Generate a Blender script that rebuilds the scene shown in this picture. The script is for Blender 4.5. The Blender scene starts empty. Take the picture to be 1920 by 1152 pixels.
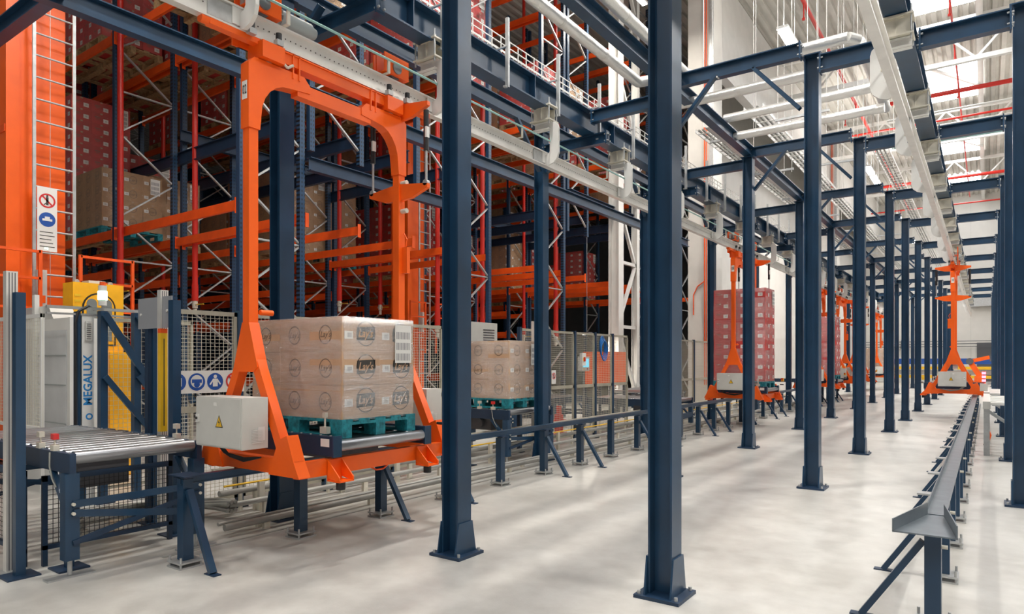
import bpy, math, random
from mathutils import Vector, Matrix
random.seed(7)
C = bpy.context.scene.collection
PI = math.pi

# ------------------------------------------------------------------ camera, world, exposure
cam_d = bpy.data.cameras.new('camera'); cam = bpy.data.objects.new('camera', cam_d); C.objects.link(cam)
cam.location = (0, 0, 1.5); cam.rotation_euler = (PI/2, 0, math.radians(35.429))
cam_d.sensor_width = 36.0; cam_d.lens = 36.0*1251/1920
cam_d.shift_y = (678-576)/1920
cam_d.clip_start = .05; cam_d.clip_end = 300
bpy.context.scene.camera = cam
vs = bpy.context.scene.view_settings
vs.view_transform = 'Standard'; vs.look = 'None'; vs.gamma = 1.0; vs.exposure = 0.12; vs.use_curve_mapping = False
W = bpy.data.worlds.new('world'); bpy.context.scene.world = W; W.use_nodes = True
W.node_tree.nodes['Background'].inputs[0].default_value = (.86, .92, 1, 1)
W.node_tree.nodes['Background'].inputs[1].default_value = .12
LAMP_W = 215.0      # watts of one long ceiling lamp
SKY_E = 9.0         # emission of the daylight domes

# ------------------------------------------------------------------ materials
MATS = {}
def mat(name, col, rough=.5, metal=0, emit=0, noise=0, nscale=8, bump=0, bscale=60, spec=None, coat=0, alpha=None, ecol=None):
    m = bpy.data.materials.new(name); m.use_nodes = True; nt = m.node_tree
    b = nt.nodes['Principled BSDF']
    b.inputs['Base Color'].default_value = (*col, 1); b.inputs['Roughness'].default_value = rough; b.inputs['Metallic'].default_value = metal
    if coat: b.inputs['Coat Weight'].default_value = coat; b.inputs['Coat Roughness'].default_value = .18
    if emit:
        b.inputs['Emission Color'].default_value = (*(ecol or col), 1); b.inputs['Emission Strength'].default_value = emit
    if noise or bump:
        tc = nt.nodes.new('ShaderNodeTexCoord')
    if noise:
        n = nt.nodes.new('ShaderNodeTexNoise'); n.inputs['Scale'].default_value = nscale; n.inputs['Detail'].default_value = 5
        r = nt.nodes.new('ShaderNodeValToRGB')
        lo = tuple(max(0, c*(1-noise)) for c in col); hi = tuple(min(1, c*(1+noise)) for c in col)
        r.color_ramp.elements[0].position = .3; r.color_ramp.elements[1].position = .7
        r.color_ramp.elements[0].color = (*lo, 1); r.color_ramp.elements[1].color = (*hi, 1)
        nt.links.new(tc.outputs['Object'], n.inputs['Vector']); nt.links.new(n.outputs['Fac'], r.inputs['Fac']); nt.links.new(r.outputs['Color'], b.inputs['Base Color'])
    if bump:
        n2 = nt.nodes.new('ShaderNodeTexNoise'); n2.inputs['Scale'].default_value = bscale; n2.inputs['Detail'].default_value = 4
        bp = nt.nodes.new('ShaderNodeBump'); bp.inputs['Strength'].default_value = bump; bp.inputs['Distance'].default_value = .01
        nt.links.new(tc.outputs['Object'], n2.inputs['Vector']); nt.links.new(n2.outputs['Fac'], bp.inputs['Height']); nt.links.new(bp.outputs['Normal'], b.inputs['Normal'])
    MATS[name] = m; return m
navy = mat('navy_paint', (.012, .046, .098), .31, noise=.22, nscale=3)
navyd = mat('navy_steel_dark', (.010, .032, .072), .45, noise=.2, nscale=4)
orange = mat('orange_paint', (.95, .125, .006), .36, noise=.06, nscale=3)
rackor = mat('rack_orange_paint', (.88, .10, .008), .42, noise=.1, nscale=4)
redp = mat('red_pipe_paint', (.58, .022, .012), .35)
galv = mat('galvanised_steel', (.50, .51, .51), .40, .6, noise=.12, nscale=14)
alu = mat('aluminium', (.80, .78, .74), .34, .45, noise=.06, nscale=6)
cream = mat('cream_steel', (.72, .68, .58), .42, .25, noise=.08, nscale=10)
chrome = mat('roller_steel', (.37, .38, .40), .28, .85)
wire = mat('fence_wire', (.74, .71, .60), .5, .2)
wired = mat('dark_wire', (.035, .035, .04), .5, .2)
postm = mat('fence_frame_paint', (.42, .39, .31), .5, noise=.08)
white = mat('white_paint', (.74, .73, .70), .5, noise=.04, nscale=3)
cabg = mat('cabinet_grey', (.60, .59, .55), .45, noise=.03)
wallm = mat('wall_panel_paint', (.66, .64, .60), .6, noise=.03, nscale=2)
colm = mat('column_concrete', (.62, .60, .56), .7, noise=.06, nscale=2)
deckm = mat('roof_deck', (.56, .54, .49), .6, noise=.08, nscale=1.5)
black = mat('black_rubber', (.015, .015, .017), .5)
dgrey = mat('dark_grey_plastic', (.10, .10, .11), .5)
mgrey = mat('motor_grey', (.40, .43, .43), .45, .2)
yellow = mat('yellow_paint', (.85, .50, .02), .4, noise=.05)
ydeep = mat('yellow_cabin_paint', (.95, .46, .01), .38, noise=.06)
teal = mat('teal_busbar', (.33, .58, .55), .35)
cable = mat('cable_sheath', (.30, .30, .27), .55, noise=.25, nscale=5)
greyduct = mat('grey_conduit', (.36, .355, .33), .45, .3, noise=.15, nscale=5)
foil = mat('foil_insulation', (.86, .85, .82), .28, .55, bump=.5, bscale=35)
wood = mat('pallet_wood', (.42, .28, .14), .7, noise=.3, nscale=20)
woodt = mat('teal_pallet_paint', (.012, .22, .27), .6, noise=.5, nscale=26)
card = mat('kraft_cardboard', (.56, .355, .22), .62, noise=.07, nscale=9)
cardd = mat('brown_cardboard', (.42, .25, .125), .62, noise=.1, nscale=9)
cred = mat('red_cardboard', (.55, .05, .045), .5, noise=.15, nscale=7)
ink = mat('black_ink', (.05, .045, .04), .6)
inks = mat('soft_ink', (.20, .14, .10), .6)
paper = mat('label_paper', (.80, .78, .74), .5)
paperd = mat('printed_paper', (.32, .31, .32), .5)
blue_s = mat('sign_blue', (.02, .09, .38), .4)
red_s = mat('sign_red', (.65, .03, .03), .4)
blues = mat('blue_hose', (.01, .16, .50), .35)
glass_d = mat('cabin_window', (.20, .22, .22), .12, .1)
polyc = mat('clouded_sheet', (.62, .63, .64), .35, noise=.12, nscale=2)
lampm = mat('lamp_diffuser', (1, .98, .94), .5, emit=60, ecol=(1, .97, .92))
daym = mat('daylight_dome', (1, 1, 1), .5, emit=SKY_E, ecol=(.93, .96, 1))
greenl = mat('green_beacon', (.5, 1, .75), .4, emit=6, ecol=(.55, 1, .75))
redl = mat('red_signal', (1, .05, .06), .4, emit=14, ecol=(1, .05, .08))
screenm = mat('panel_screen', (.1, .5, .7), .3, emit=1.2, ecol=(.15, .55, .75))
logoblue = mat('logo_blue', (.02, .22, .55), .4)

def floor_material():
    m = bpy.data.materials.new('polished_concrete'); m.use_nodes = True; nt = m.node_tree; b = nt.nodes['Principled BSDF']
    N = lambda t: nt.nodes.new('ShaderNode'+t); L = nt.links.new
    tc = N('TexCoord')
    n1 = N('TexNoise'); n1.inputs['Scale'].default_value = .9; n1.inputs['Detail'].default_value = 8; n1.inputs['Roughness'].default_value = .65
    n2 = N('TexNoise'); n2.inputs['Scale'].default_value = 6; n2.inputs['Detail'].default_value = 6
    n3 = N('TexNoise'); n3.inputs['Scale'].default_value = 90; n3.inputs['Detail'].default_value = 2
    for n in (n1, n2, n3): L(tc.outputs['Object'], n.inputs['Vector'])
    mx = N('Math'); mx.operation = 'MULTIPLY_ADD'; mx.inputs[1].default_value = .45; L(n2.outputs['Fac'], mx.inputs[0]); L(n1.outputs['Fac'], mx.inputs[2])
    r = N('ValToRGB'); L(mx.outputs[0], r.inputs['Fac'])
    r.color_ramp.elements[0].position = .45; r.color_ramp.elements[0].color = (.38, .365, .335, 1)
    r.color_ramp.elements[1].position = .95; r.color_ramp.elements[1].color = (.61, .595, .56, 1)
    L(r.outputs['Color'], b.inputs['Base Color'])
    rr = N('MapRange'); rr.inputs['To Min'].default_value = .22; rr.inputs['To Max'].default_value = .48; L(n2.outputs['Fac'], rr.inputs['Value']); L(rr.outputs[0], b.inputs['Roughness'])
    bp = N('Bump'); bp.inputs['Strength'].default_value = .06; bp.inputs['Distance'].default_value = .01; L(n3.outputs['Fac'], bp.inputs['Height']); L(bp.outputs['Normal'], b.inputs['Normal'])
    return m
floorm = floor_material()

def film_material(name, fac, tint=(1, 1, 1)):
    """stretch film: mostly clear, wrinkled and glossy"""
    m = bpy.data.materials.new(name); m.use_nodes = True; nt = m.node_tree; nt.nodes.remove(nt.nodes['Principled BSDF'])
    N = lambda t: nt.nodes.new('ShaderNode'+t); L = nt.links.new
    out = nt.nodes['Material Output']; tr = N('BsdfTransparent'); tr.inputs[0].default_value = (*tint, 1)
    gl = N('BsdfGlossy'); gl.inputs['Roughness'].default_value = .16; gl.inputs['Color'].default_value = (1, 1, 1, 1)
    df = N('BsdfDiffuse'); df.inputs['Color'].default_value = (.8, .8, .8, 1)
    tc = N('TexCoord'); mp = N('Mapping'); mp.inputs['Scale'].default_value = (3.5, 3.5, 26); mp.inputs['Rotation'].default_value = (.12, .1, 0)
    n = N('TexNoise'); n.inputs['Scale'].default_value = 1.6; n.inputs['Detail'].default_value = 7; n.inputs['Roughness'].default_value = .7
    L(tc.outputs['Object'], mp.inputs['Vector']); L(mp.outputs[0], n.inputs['Vector'])
    bp = N('Bump'); bp.inputs['Strength'].default_value = 1.0; bp.inputs['Distance'].default_value = .03; L(n.outputs['Fac'], bp.inputs['Height'])
    L(bp.outputs[0], gl.inputs['Normal'])
    m1 = N('MixShader'); m1.inputs[0].default_value = .18; L(gl.outputs[0], m1.inputs[1]); L(df.outputs[0], m1.inputs[2])
    rg = N('MapRange'); rg.inputs['From Min'].default_value = .35; rg.inputs['From Max'].default_value = .7; rg.inputs['To Min'].default_value = fac*.55; rg.inputs['To Max'].default_value = fac*1.5
    L(n.outputs['Fac'], rg.inputs['Value'])
    m2 = N('MixShader'); L(rg.outputs[0], m2.inputs[0]); L(tr.outputs[0], m2.inputs[1]); L(m1.outputs[0], m2.inputs[2]); L(m2.outputs[0], out.inputs['Surface'])
    return m
film = film_material('stretch_film', .34)
filmr = film_material('stretch_film_rosy', .24, (1, .93, .93))
films = film_material('stretch_film_thin', .12)

def upright_material():
    """navy paint with the two rows of slots of a rack post"""
    m = bpy.data.materials.new('slotted_post_paint'); m.use_nodes = True; nt = m.node_tree; b = nt.nodes['Principled BSDF']
    N = lambda t: nt.nodes.new('ShaderNode'+t); L = nt.links.new
    tc = N('TexCoord'); sp = N('SeparateXYZ'); L(tc.outputs['Object'], sp.inputs[0])
    def mth(op, a, bb=None):
        n = N('Math'); n.operation = op
        for i, v in enumerate((a, bb)):
            if v is None: continue
            if isinstance(v, (int, float)): n.inputs[i].default_value = v
            else: L(v, n.inputs[i])
        return n.outputs[0]
    fz = mth('FRACT', mth('MULTIPLY', sp.outputs['Z'], 14.0)); hz = mth('LESS_THAN', fz, .45)
    fy = mth('ABSOLUTE', mth('SUBTRACT', mth('FRACT', mth('MULTIPLY', sp.outputs['Y'], 20.0)), .5)); hy = mth('LESS_THAN', fy, .2)
    h = mth('MULTIPLY', hz, hy)
    mx = N('Mix'); mx.data_type = 'RGBA'; L(h, mx.inputs['Factor']); mx.inputs['A'].default_value = (.013, .048, .108, 1); mx.inputs['B'].default_value = (.003, .004, .006, 1)
    L(mx.outputs['Result'], b.inputs['Base Color']); b.inputs['Roughness'].default_value = .42
    return m
slotm = upright_material()

# ------------------------------------------------------------------ mesh helpers
class M:
    def __init__(s): s.v = []; s.f = []; s.mi = []; s.sm = []; s.cur = 0; s.smooth = False
    def add(s, vs_, fs_, smooth=None):
        o = len(s.v); s.v += [tuple(v) for v in vs_]
        for f in fs_:
            s.f.append(tuple(o+i for i in f)); s.mi.append(s.cur); s.sm.append(s.smooth if smooth is None else smooth)
        return s
    def m(s, i): s.cur = i; return s
    def box(s, x0, y0, z0, x1, y1, z1):
        v = [(x, y, z) for z in (z0, z1) for y in (y0, y1) for x in (x0, x1)]
        return s.add(v, [(0, 2, 3, 1), (4, 5, 7, 6), (0, 1, 5, 4), (2, 6, 7, 3), (0, 4, 6, 2), (1, 3, 7, 5)], False)
    def cb(s, cx, cy, cz, dx, dy, dz): return s.box(cx-dx/2, cy-dy/2, cz-dz/2, cx+dx/2, cy+dy/2, cz+dz/2)
    def frame(s, p, q, up):
        p, q = Vector(p), Vector(q); d = (q-p).normalized(); up = Vector(up)
        if abs(d.dot(up.normalized())) > .98: up = Vector((1, 0, 0)) if abs(d.x) < .9 else Vector((0, 1, 0))
        a = d.cross(up).normalized(); b = a.cross(d).normalized(); return p, q, a, b
    def bar(s, p, q, w, h, up=(0, 0, 1), off=(0, 0)):
        """box section w (side) by h (up) from p to q, shifted by off along side and up"""
        p, q, a, b = s.frame(p, q, up); o = a*off[0]+b*off[1]
        v = []
        for c in (p+o, q+o):
            v += [c-a*w/2-b*h/2, c+a*w/2-b*h/2, c+a*w/2+b*h/2, c-a*w/2+b*h/2]
        return s.add(v, [(3, 2, 1, 0), (4, 5, 6, 7), (0, 1, 5, 4), (1, 2, 6, 5), (2, 3, 7, 6), (3, 0, 4, 7)], False)
    def ibeam(s, p, q, h, b, tw=.009, tf=.013, up=(0, 0, 1)):
        s.bar(p, q, tw, h-2*tf+.002, up); s.bar(p, q, b, tf, up, (0, h/2-tf/2)); return s.bar(p, q, b, tf, up, (0, -h/2+tf/2))
    def chan(s, p, q, h, b, t=.006, up=(0, 0, 1), side=1):
        s.bar(p, q, t, h, up); s.bar(p, q, b, t, up, (side*b/2, h/2-t/2)); return s.bar(p, q, b, t, up, (side*b/2, -h/2+t/2))
    def cyl(s, p, q, r, n=12, r2=None, cap=True):
        p, q, a, b = s.frame(p, q, (0, 0, 1)); r2 = r if r2 is None else r2
        v = [p+(a*math.cos(t)+b*math.sin(t))*r for t in [2*PI*i/n for i in range(n)]]+[q+(a*math.cos(t)+b*math.sin(t))*r2 for t in [2*PI*i/n for i in range(n)]]
        s.add(v, [(i, (i+1) % n, n+(i+1) % n, n+i) for i in range(n)], True)
        if cap: s.add(v, [tuple(range(n-1, -1, -1)), tuple(range(n, 2*n))], False)
        return s
    def tube(s, pts, r, n=8):
        for i in range(len(pts)-1): s.cyl(pts[i], pts[i+1], r, n, cap=(i in (0, len(pts)-2)))
        return s
    def prism(s, poly, axis, a0, a1):
        """polygon of (u,v) pushed along an axis: x -> (y,z), y -> (x,z), z -> (x,y)"""
        def pt(u, v, w): return {'x': (w, u, v), 'y': (u, w, v), 'z': (u, v, w)}[axis]
        n = len(poly); v = [pt(u, w, a0) for u, w in poly]+[pt(u, w, a1) for u, w in poly]
        return s.add(v, [tuple(range(n-1, -1, -1)), tuple(range(n, 2*n))]+[(i, (i+1) % n, n+(i+1) % n, n+i) for i in range(n)], False)
    def mesh(s, name, mats):
        me = bpy.data.meshes.new(name); me.from_pydata(s.v, [], s.f)
        for m_ in (mats if isinstance(mats, (list, tuple)) else [mats]): me.materials.append(m_)
        me.polygons.foreach_set('material_index', s.mi); me.polygons.foreach_set('use_smooth', s.sm); me.update()
        return me
    def build(s, name, mats, parent=None, loc=None):
        o = bpy.data.objects.new(name, s.mesh(name, mats)); C.objects.link(o)
        if parent is not None: o.parent = parent
        if loc: o.location = loc
        return o

def tag(o, label=None, cat=None, group=None, kind=None):
    if label: o['label'] = label
    if cat: o['category'] = cat
    if group: o['group'] = group
    if kind: o['kind'] = kind
    return o
def thing(name, label, cat, loc=(0, 0, 0), rz=0, group=None):
    o = bpy.data.objects.new(name, None); C.objects.link(o); o.location = loc; o.rotation_euler = (0, 0, rz); o.empty_display_size = .1
    return tag(o, label, cat, group, 'thing')
def struct(m, name, mats): return tag(m.build(name, mats), kind='structure')
def clone(root, loc, rz=None, label=None, group=None):
    def rec(o, par):
        c = o.copy(); C.objects.link(c)
        if par is not None: c.parent = par; c.matrix_parent_inverse = o.matrix_parent_inverse.copy()
        for ch in kids.get(o, ()): rec(ch, c)
        return c
    kids = {}
    st = [root]
    while st:
        x = st.pop(); ks = list(KIDS(x)); kids[x] = ks; st += ks
    r = rec(root, None); r.location = loc
    if rz is not None: r.rotation_euler = (0, 0, rz)
    if label: r['label'] = label
    if group: r['group'] = group
    return r
def KIDS(o): return o.children
def inst(me, name, parent, loc=(0, 0, 0), rz=0):
    o = bpy.data.objects.new(name, me); C.objects.link(o); o.parent = parent; o.location = loc; o.rotation_euler = (0, 0, rz); return o
def text_mesh(m, s, size, org, ux, uy, bold=0, shear=0, align='CENTER', xs=1.0):
    """adds lettering to the mesh: org = centre, ux = reading direction, uy = up"""
    cu = bpy.data.curves.new('lettering', 'FONT'); cu.body = s; cu.size = size; cu.align_x = align; cu.align_y = 'CENTER'; cu.offset = bold; cu.shear = shear; cu.resolution_u = 2
    o = bpy.data.objects.new('lettering', cu); C.objects.link(o)
    dg = bpy.context.evaluated_depsgraph_get(); me = o.evaluated_get(dg).to_mesh()
    org, ux, uy = Vector(org), Vector(ux), Vector(uy)
    vv = [org+ux*v.co.x*xs+uy*v.co.y for v in me.vertices]; ff = [tuple(p.vertices) for p in me.polygons]
    o.evaluated_get(dg).to_mesh_clear(); bpy.data.objects.remove(o); bpy.data.curves.remove(cu)
    return m.add(vv, ff, False)
def disc(m, c, ux, uy, r, r0=0, n=28, ry=None):
    c, ux, uy = Vector(c), Vector(ux), Vector(uy); ry = ry or r; k = ry/r
    out = [c+ux*math.cos(2*PI*i/n)*r+uy*math.sin(2*PI*i/n)*ry for i in range(n)]
    if r0 == 0: return m.add(out, [tuple(range(n))], False)
    inn = [c+ux*math.cos(2*PI*i/n)*r0+uy*math.sin(2*PI*i/n)*r0*k for i in range(n)]
    return m.add(out+inn, [(i, (i+1) % n, n+(i+1) % n, n+i) for i in range(n)], False)
def quad(m, c, ux, uy, w, h):
    c, ux, uy = Vector(c), Vector(ux)*w/2, Vector(uy)*h/2
    return m.add([c-ux-uy, c+ux-uy, c+ux+uy, c-ux+uy], [(0, 1, 2, 3)], False)

ORD = ['first', 'second', 'third', 'fourth', 'fifth', 'sixth', 'seventh', 'eighth', 'ninth', 'tenth', 'eleventh', 'twelfth', 'thirteenth', 'fourteenth',
       'fifteenth', 'sixteenth', 'seventeenth', 'eighteenth', 'nineteenth', 'twentieth'] + ['twenty-'+w for w in ('first', 'second', 'third', 'fourth', 'fifth', 'sixth', 'seventh', 'eighth', 'ninth')] + ['thirtieth'] + ['thirty-'+w for w in ('first', 'second', 'third', 'fourth', 'fifth', 'sixth', 'seventh', 'eighth', 'ninth')] + ['fortieth']

# ------------------------------------------------------------------ the building shell
XW, YF = -42.0, 61.0
struct(M().box(XW, -14, -.2, 14, YF, 0), 'floor', floorm)
m = M()                                          # far wall with vertical panel joints and a lower grey band
m.box(XW, YF, 0, 14, YF+.2, 15)
m.m(1)
for i in range(12): m.box(-12+i*2.2, YF-.02, 0, -11.96+i*2.2, YF, 15)
struct(m, 'wall_far', [wallm, cabg])
struct(M().box(XW-.2, -14, 0, XW, YF, 15), 'wall_left', [navyd])  # backdrop wall; its dark colour stands in for the shaded void behind the racking
struct(M().box(14, -14, 0, 14.2, YF, 15), 'wall_right', [wallm])
# upper partition above the mouth of the racking, on the line of the white columns
m = M().box(-7.15, 20.42, 10.9, -6.95, 39.58, 13.9)
m.box(-7.2, 20.42, 10.75, -6.9, 39.58, 10.92)
m.box(-7.15, 40.42, 10.9, -6.95, YF, 13.9)
m.box(-7.2, 40.42, 10.75, -6.9, YF, 10.92)
struct(m, 'wall_partition', white)
m = M().box(-9.0, 25.4, 0, -8.8, YF, 13.9); struct(m, 'wall_rear_bay', wallm)
# corrugated roof deck with daylight openings
SKX = [(-12.5, -10.9), (-2.55, -.75), (-.55, .35), (5, 7)]
SKY_ = [(-8.5+10*k, -4.0+10*k) for k in range(7)]
SKYL = [(x0, x1, y0+2.2, y1+2.2) for (x0, x1) in ((-2.6, -.15), (5, 7.4)) for (y0, y1) in SKY_]
m = M(); xs = []; pit = .25
yy = -14.0
def deck_strip(m, x0, x1, y0, y1, z=14.0, pit=.32):
    """trapezoid ribs running along the hall"""
    x = x0
    while x < x1-1e-6:
        a = min(x+pit*.45, x1); b = min(x+pit*.55, x1); c = min(x+pit*.90, x1); e = min(x+pit, x1)
        m.add([(q, y, zz) for q, zz in ((x, z), (a, z), (b, z+.09), (c, z+.09), (e, z)) for y in (y0, y1)],
              [(0, 1, 3, 2), (2, 3, 5, 4), (4, 5, 7, 6), (6, 7, 9, 8)], False)
        x += pit
deck_strip(m, XW, -2.6, -14, YF); deck_strip(m, -.15, 5, -14, YF); deck_strip(m, 7.4, 14, -14, YF)
for (x0, x1) in ((-2.6, -.15), (5, 7.4)):
    ed = [-14]+[v for (a, b) in SKY_ for v in (a+2.2, b+2.2)]+[YF]
    for i in range(0, len(ed), 2): deck_strip(m, x0, x1, ed[i], ed[i+1])
m.box(XW, -14, 14.12, 14, YF, 14.3)
struct(m, 'ceiling', deckm)
for i, (x0, x1, y0, y1) in enumerate(SKYL):
    m = M().box(x0, y0, 14.03, x1, y1, 14.06); struct(m, 'window_%d' % (i+1), daym)
# longitudinal and transverse roof steel
def roof_beams():
    for i, x in enumerate((-.15, -2.7, 3.2)):
        o = M().ibeam((x-.06, -10, 13.78), (x-.06, YF, 13.78), .36, .2).build('roof_purlin', white)
        tag(o, ['white roof purlin beside the bright daylight openings', 'white roof purlin on the lamp side of the daylight openings', 'white roof purlin over the right-hand conveyor'][i], 'roof beam', kind='thing')
    for k, y in enumerate((8.5, 18.5, 28.5, 38.5, 48.5)):
        t = thing('roof_truss', 'white lattice roof truss, %s one from the near end of the hall' % ORD[k], 'roof truss', (0, y, 12.15), group='white roof trusses across the hall')
        M().bar((-6.9, 0, 1.45), (13.9, 0, 1.45), .18, .16).build('top_chord', white, t)
        M().bar((-6.9, 0, 0), (13.9, 0, 0), .18, .16).build('bottom_chord', white, t)
        x = -6.8; n = 0
        while x < 12.5:
            M().bar((x, 0, 0 if n % 2 else 1.45), (x+1.3, 0, 1.45 if n % 2 else 0), .07, .07).build('web_brace', white, t); x += 1.3; n += 1
    # diagonal wind braces under the deck
    for k, y in enumerate((11, 21, 31, 41)):
        o = M().bar((-2.6, y, 13.54), (-.2, y+4.6, 13.54), .1, .1).build('wind_brace', white)
        tag(o, 'white diagonal wind brace crossing the %s daylight opening' % ORD[k+1], 'roof brace', 'wind braces under the daylight openings')
roof_beams()

# building columns: concrete column and the white lattice column
def big_column(x, y, label, w=.78):
    t = thing('concrete_column', label, 'column', (x, y, 0))
    M().box(-w/2, -w/2, 0, w/2, w/2, 13.95).build('shaft', colm, t)
    M().box(w/2-.12, -w/2-.02, 0, w/2-.0, -w/2-.001, 13.9).build('corner_rail', galv, t)
    m = M().cyl((w/2-.26, -w/2-.03, .8), (w/2-.26, -w/2-.03, 13.9), .018, 6); m.cyl((w/2-.20, -w/2-.03, .8), (w/2-.20, -w/2-.03, 13.9), .014, 6)
    m.tube([(w/2-.26, -w/2-.03, 3.9), (-w/2+.3, -w/2-.03, 3.75), (-w/2+.18, -w/2-.03, 3.5), (-w/2+.18, -w/2-.03, 2.9)], .016, 6)
    m.build('red_conduit', rackor, t)
    return t
big_column(-7.0, 20.0, 'tall pale concrete column carrying a thin red conduit')
big_column(-7.0, 40.0, 'pale concrete column far down the hall near the end wall')
t = thing('lattice_column', 'white steel lattice column in front of the racking', 'column', (-9.0, 18.0, 0))
M().ibeam((0, 0, 0), (0, 0, 13.75), .34, .32, .02, .03, up=(1, 0, 0)).build('main_chord', white, t)
M().ibeam((0, 1.35, 0), (0, 1.35, 13.75), .2, .18, .012, .018, up=(1, 0, 0)).build('rear_chord', white, t)
z = .6; k = 0
while z < 13:
    M().bar((0, .1, z), (0, 1.3, z), .09, .09).build('strut', white, t)
    M().bar((0, .1, z if k % 2 else z+1.9), (0, 1.3, z+1.9 if k % 2 else z), .09, .09).build('brace', white, t); z += 1.95; k += 1

# ------------------------------------------------------------------ ceiling lamps
def lamps():
    spots = []
    for y in (-8, 5.0, 18.6, 33.4, 35.3, 45.2, 55): spots.append((-4.25, y, 10.0))
    for k in range(6): spots.append((3.6, -6+10.2*k, 10.0))
    base = None
    for i, (x, y, z) in enumerate(spots):
        if x < 0: lab = ('long bright ceiling lamp above the left carrier track, %s from the near end' % ORD[i])
        else: lab = ('long bright ceiling lamp above the right-hand side, %s from the near end' % ORD[i-7])
        if base is None:
            t = base = thing('ceiling_lamp', lab, 'lamp', (x, y, z), 0, 'long bright ceiling lamps')
            M().box(-.14, -.75, 0, .14, .75, .07).build('housing', white, t)
            M().box(-.12, -.73, -.03, .12, .73, -.001).build('diffuser', lampm, t)
            m = M().cyl((0, -.6, .07), (0, -.6, 4.0), .006, 6); m.cyl((0, .6, .07), (0, .6, 4.0), .006, 6); m.build('hanging_wire', galv, t)
            L = bpy.data.lights.new('lamp_light', 'AREA'); L.shape = 'RECTANGLE'; L.size = .3; L.size_y = 1.5; L.energy = LAMP_W; L.color = (1, .955, .89); L.spread = math.radians(150)
            lo = bpy.data.objects.new('lamp_light', L); C.objects.link(lo); lo.parent = t; lo.location = (0, 0, -.06)
            L2 = bpy.data.lights.new('added_roof_fill', 'AREA'); L2.shape = 'RECTANGLE'; L2.size = .25; L2.size_y = 1.4; L2.energy = LAMP_W*.5; L2.color = (1, .965, .91)  # extra upward light, added only to brighten the roof deck
            lo = bpy.data.objects.new('added_roof_fill', L2); C.objects.link(lo); lo.parent = t; lo.location = (0, 0, .10); lo.rotation_euler = (PI, 0, 0)
        else: clone(base, (x, y, z), 0, lab)
lamps()
# lamps hung low over the racking mouth
def rack_lamps():
    base = None
    for i, (x, y) in enumerate(((-7.6, 1.0), (-7.8, 9.5), (-7.8, 16.8))):
        lab = 'slim lamp high beside the racking, %s from the near end' % ORD[i]
        if base is None:
            t = base = thing('aisle_lamp', lab, 'lamp', (x, y, 11.5), 0, 'slim lamps beside the racking')
            M().box(-.08, -.6, 0, .08, .6, .06).build('housing', white, t); M().box(-.07, -.58, -.02, .07, .58, -.001).build('diffuser', lampm, t)
            M().cyl((0, 0, .06), (0, 0, 2.5), .008, 6).build('hanging_wire', galv, t)
            L = bpy.data.lights.new('aisle_light', 'AREA'); L.shape = 'RECTANGLE'; L.size = .2; L.size_y = 1.2; L.energy = 210; L.color = (1, .93, .82)
            lo = bpy.data.objects.new('aisle_light', L); C.objects.link(lo); lo.parent = t; lo.location = (0, 0, -.05)
        else: clone(base, (x, y, 11.5), 0, lab)
rack_lamps()

# ------------------------------------------------------------------ navy portal frames
R0X, R1X, R2X, R3X = -5.5, -3.36, -1.68, .30
R1Y = [3.98, 8.2, 11.8, 15.7, 19.3, 23.4, 27.2, 31.2, 35.2, 39.2, 43.2]
R2Y = [4.05, 8.51, 12.11, 16.22, 19.56, 23.4, 27.2, 31.2, 35.2, 39.2, 43.2, 47.2]
R0Y = [3.93, 8.5, 12.3, 16.2, 20.0, 24, 28, 32, 36, 40]
R3Y = [8.7, 12.54, 16.5, 20.2, 24, 28, 32, 36, 40, 44, 48]
def col_proto(h, label, name='steel_column'):
    t = thing(name, label, 'column')
    M().ibeam((0, 0, .02), (0, 0, h), .16, .16, .009, .013, up=(1, 0, 0)).build('column_shaft', navy, t)
    m = M().box(-.15, -.15, 0, .15, .15, .022); m.build('base_plate', navyd, t)
    me_ = M().prism([(-.125, .022), (.125, .022), (.082, .26), (-.082, .26)], 'x', .081, .093).mesh('base_stiffener', navy)
    inst(me_, 'base_stiffener', t); inst(me_, 'base_stiffener', t, rz=PI)
    me_ = M().cyl((0, 0, .02), (0, 0, .045), .012, 6).mesh('anchor_bolt', galv)
    for sx in (-1, 1):
        for sy in (-1, 1): inst(me_, 'anchor_bolt', t, (sx*.122, sy*.122, 0))
    m = M().box(-.11, -.11, h, .11, .11, h+.012)
    m.build('cap_plate', navy, t)
    return t
rows = [(R0X, R0Y, 4.95, 'navy steel column in the row behind the left carriers, %s from the camera', 'columns behind the left carriers'),
        (R1X, R1Y, 5.02, 'navy steel column between left carriers and clear aisle, %s from the camera', 'columns between left carriers and clear aisle'),
        (R2X, R2Y, 5.10, 'navy steel column between clear aisle and right track, %s from the camera', 'columns between clear aisle and right track'),
        (R3X, R3Y, 5.18, 'navy steel column in the row right of the right track, %s from the camera', 'columns right of the right track')]
for (x, ys, h, lab, g) in rows:
    p = None
    for i, y in enumerate(ys):
        if p is None: p = col_proto(h, lab % ORD[i]); p['group'] = g; p.location = (x, y, 0)
        else: clone(p, (x, y, 0), None, lab % ORD[i])

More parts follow.
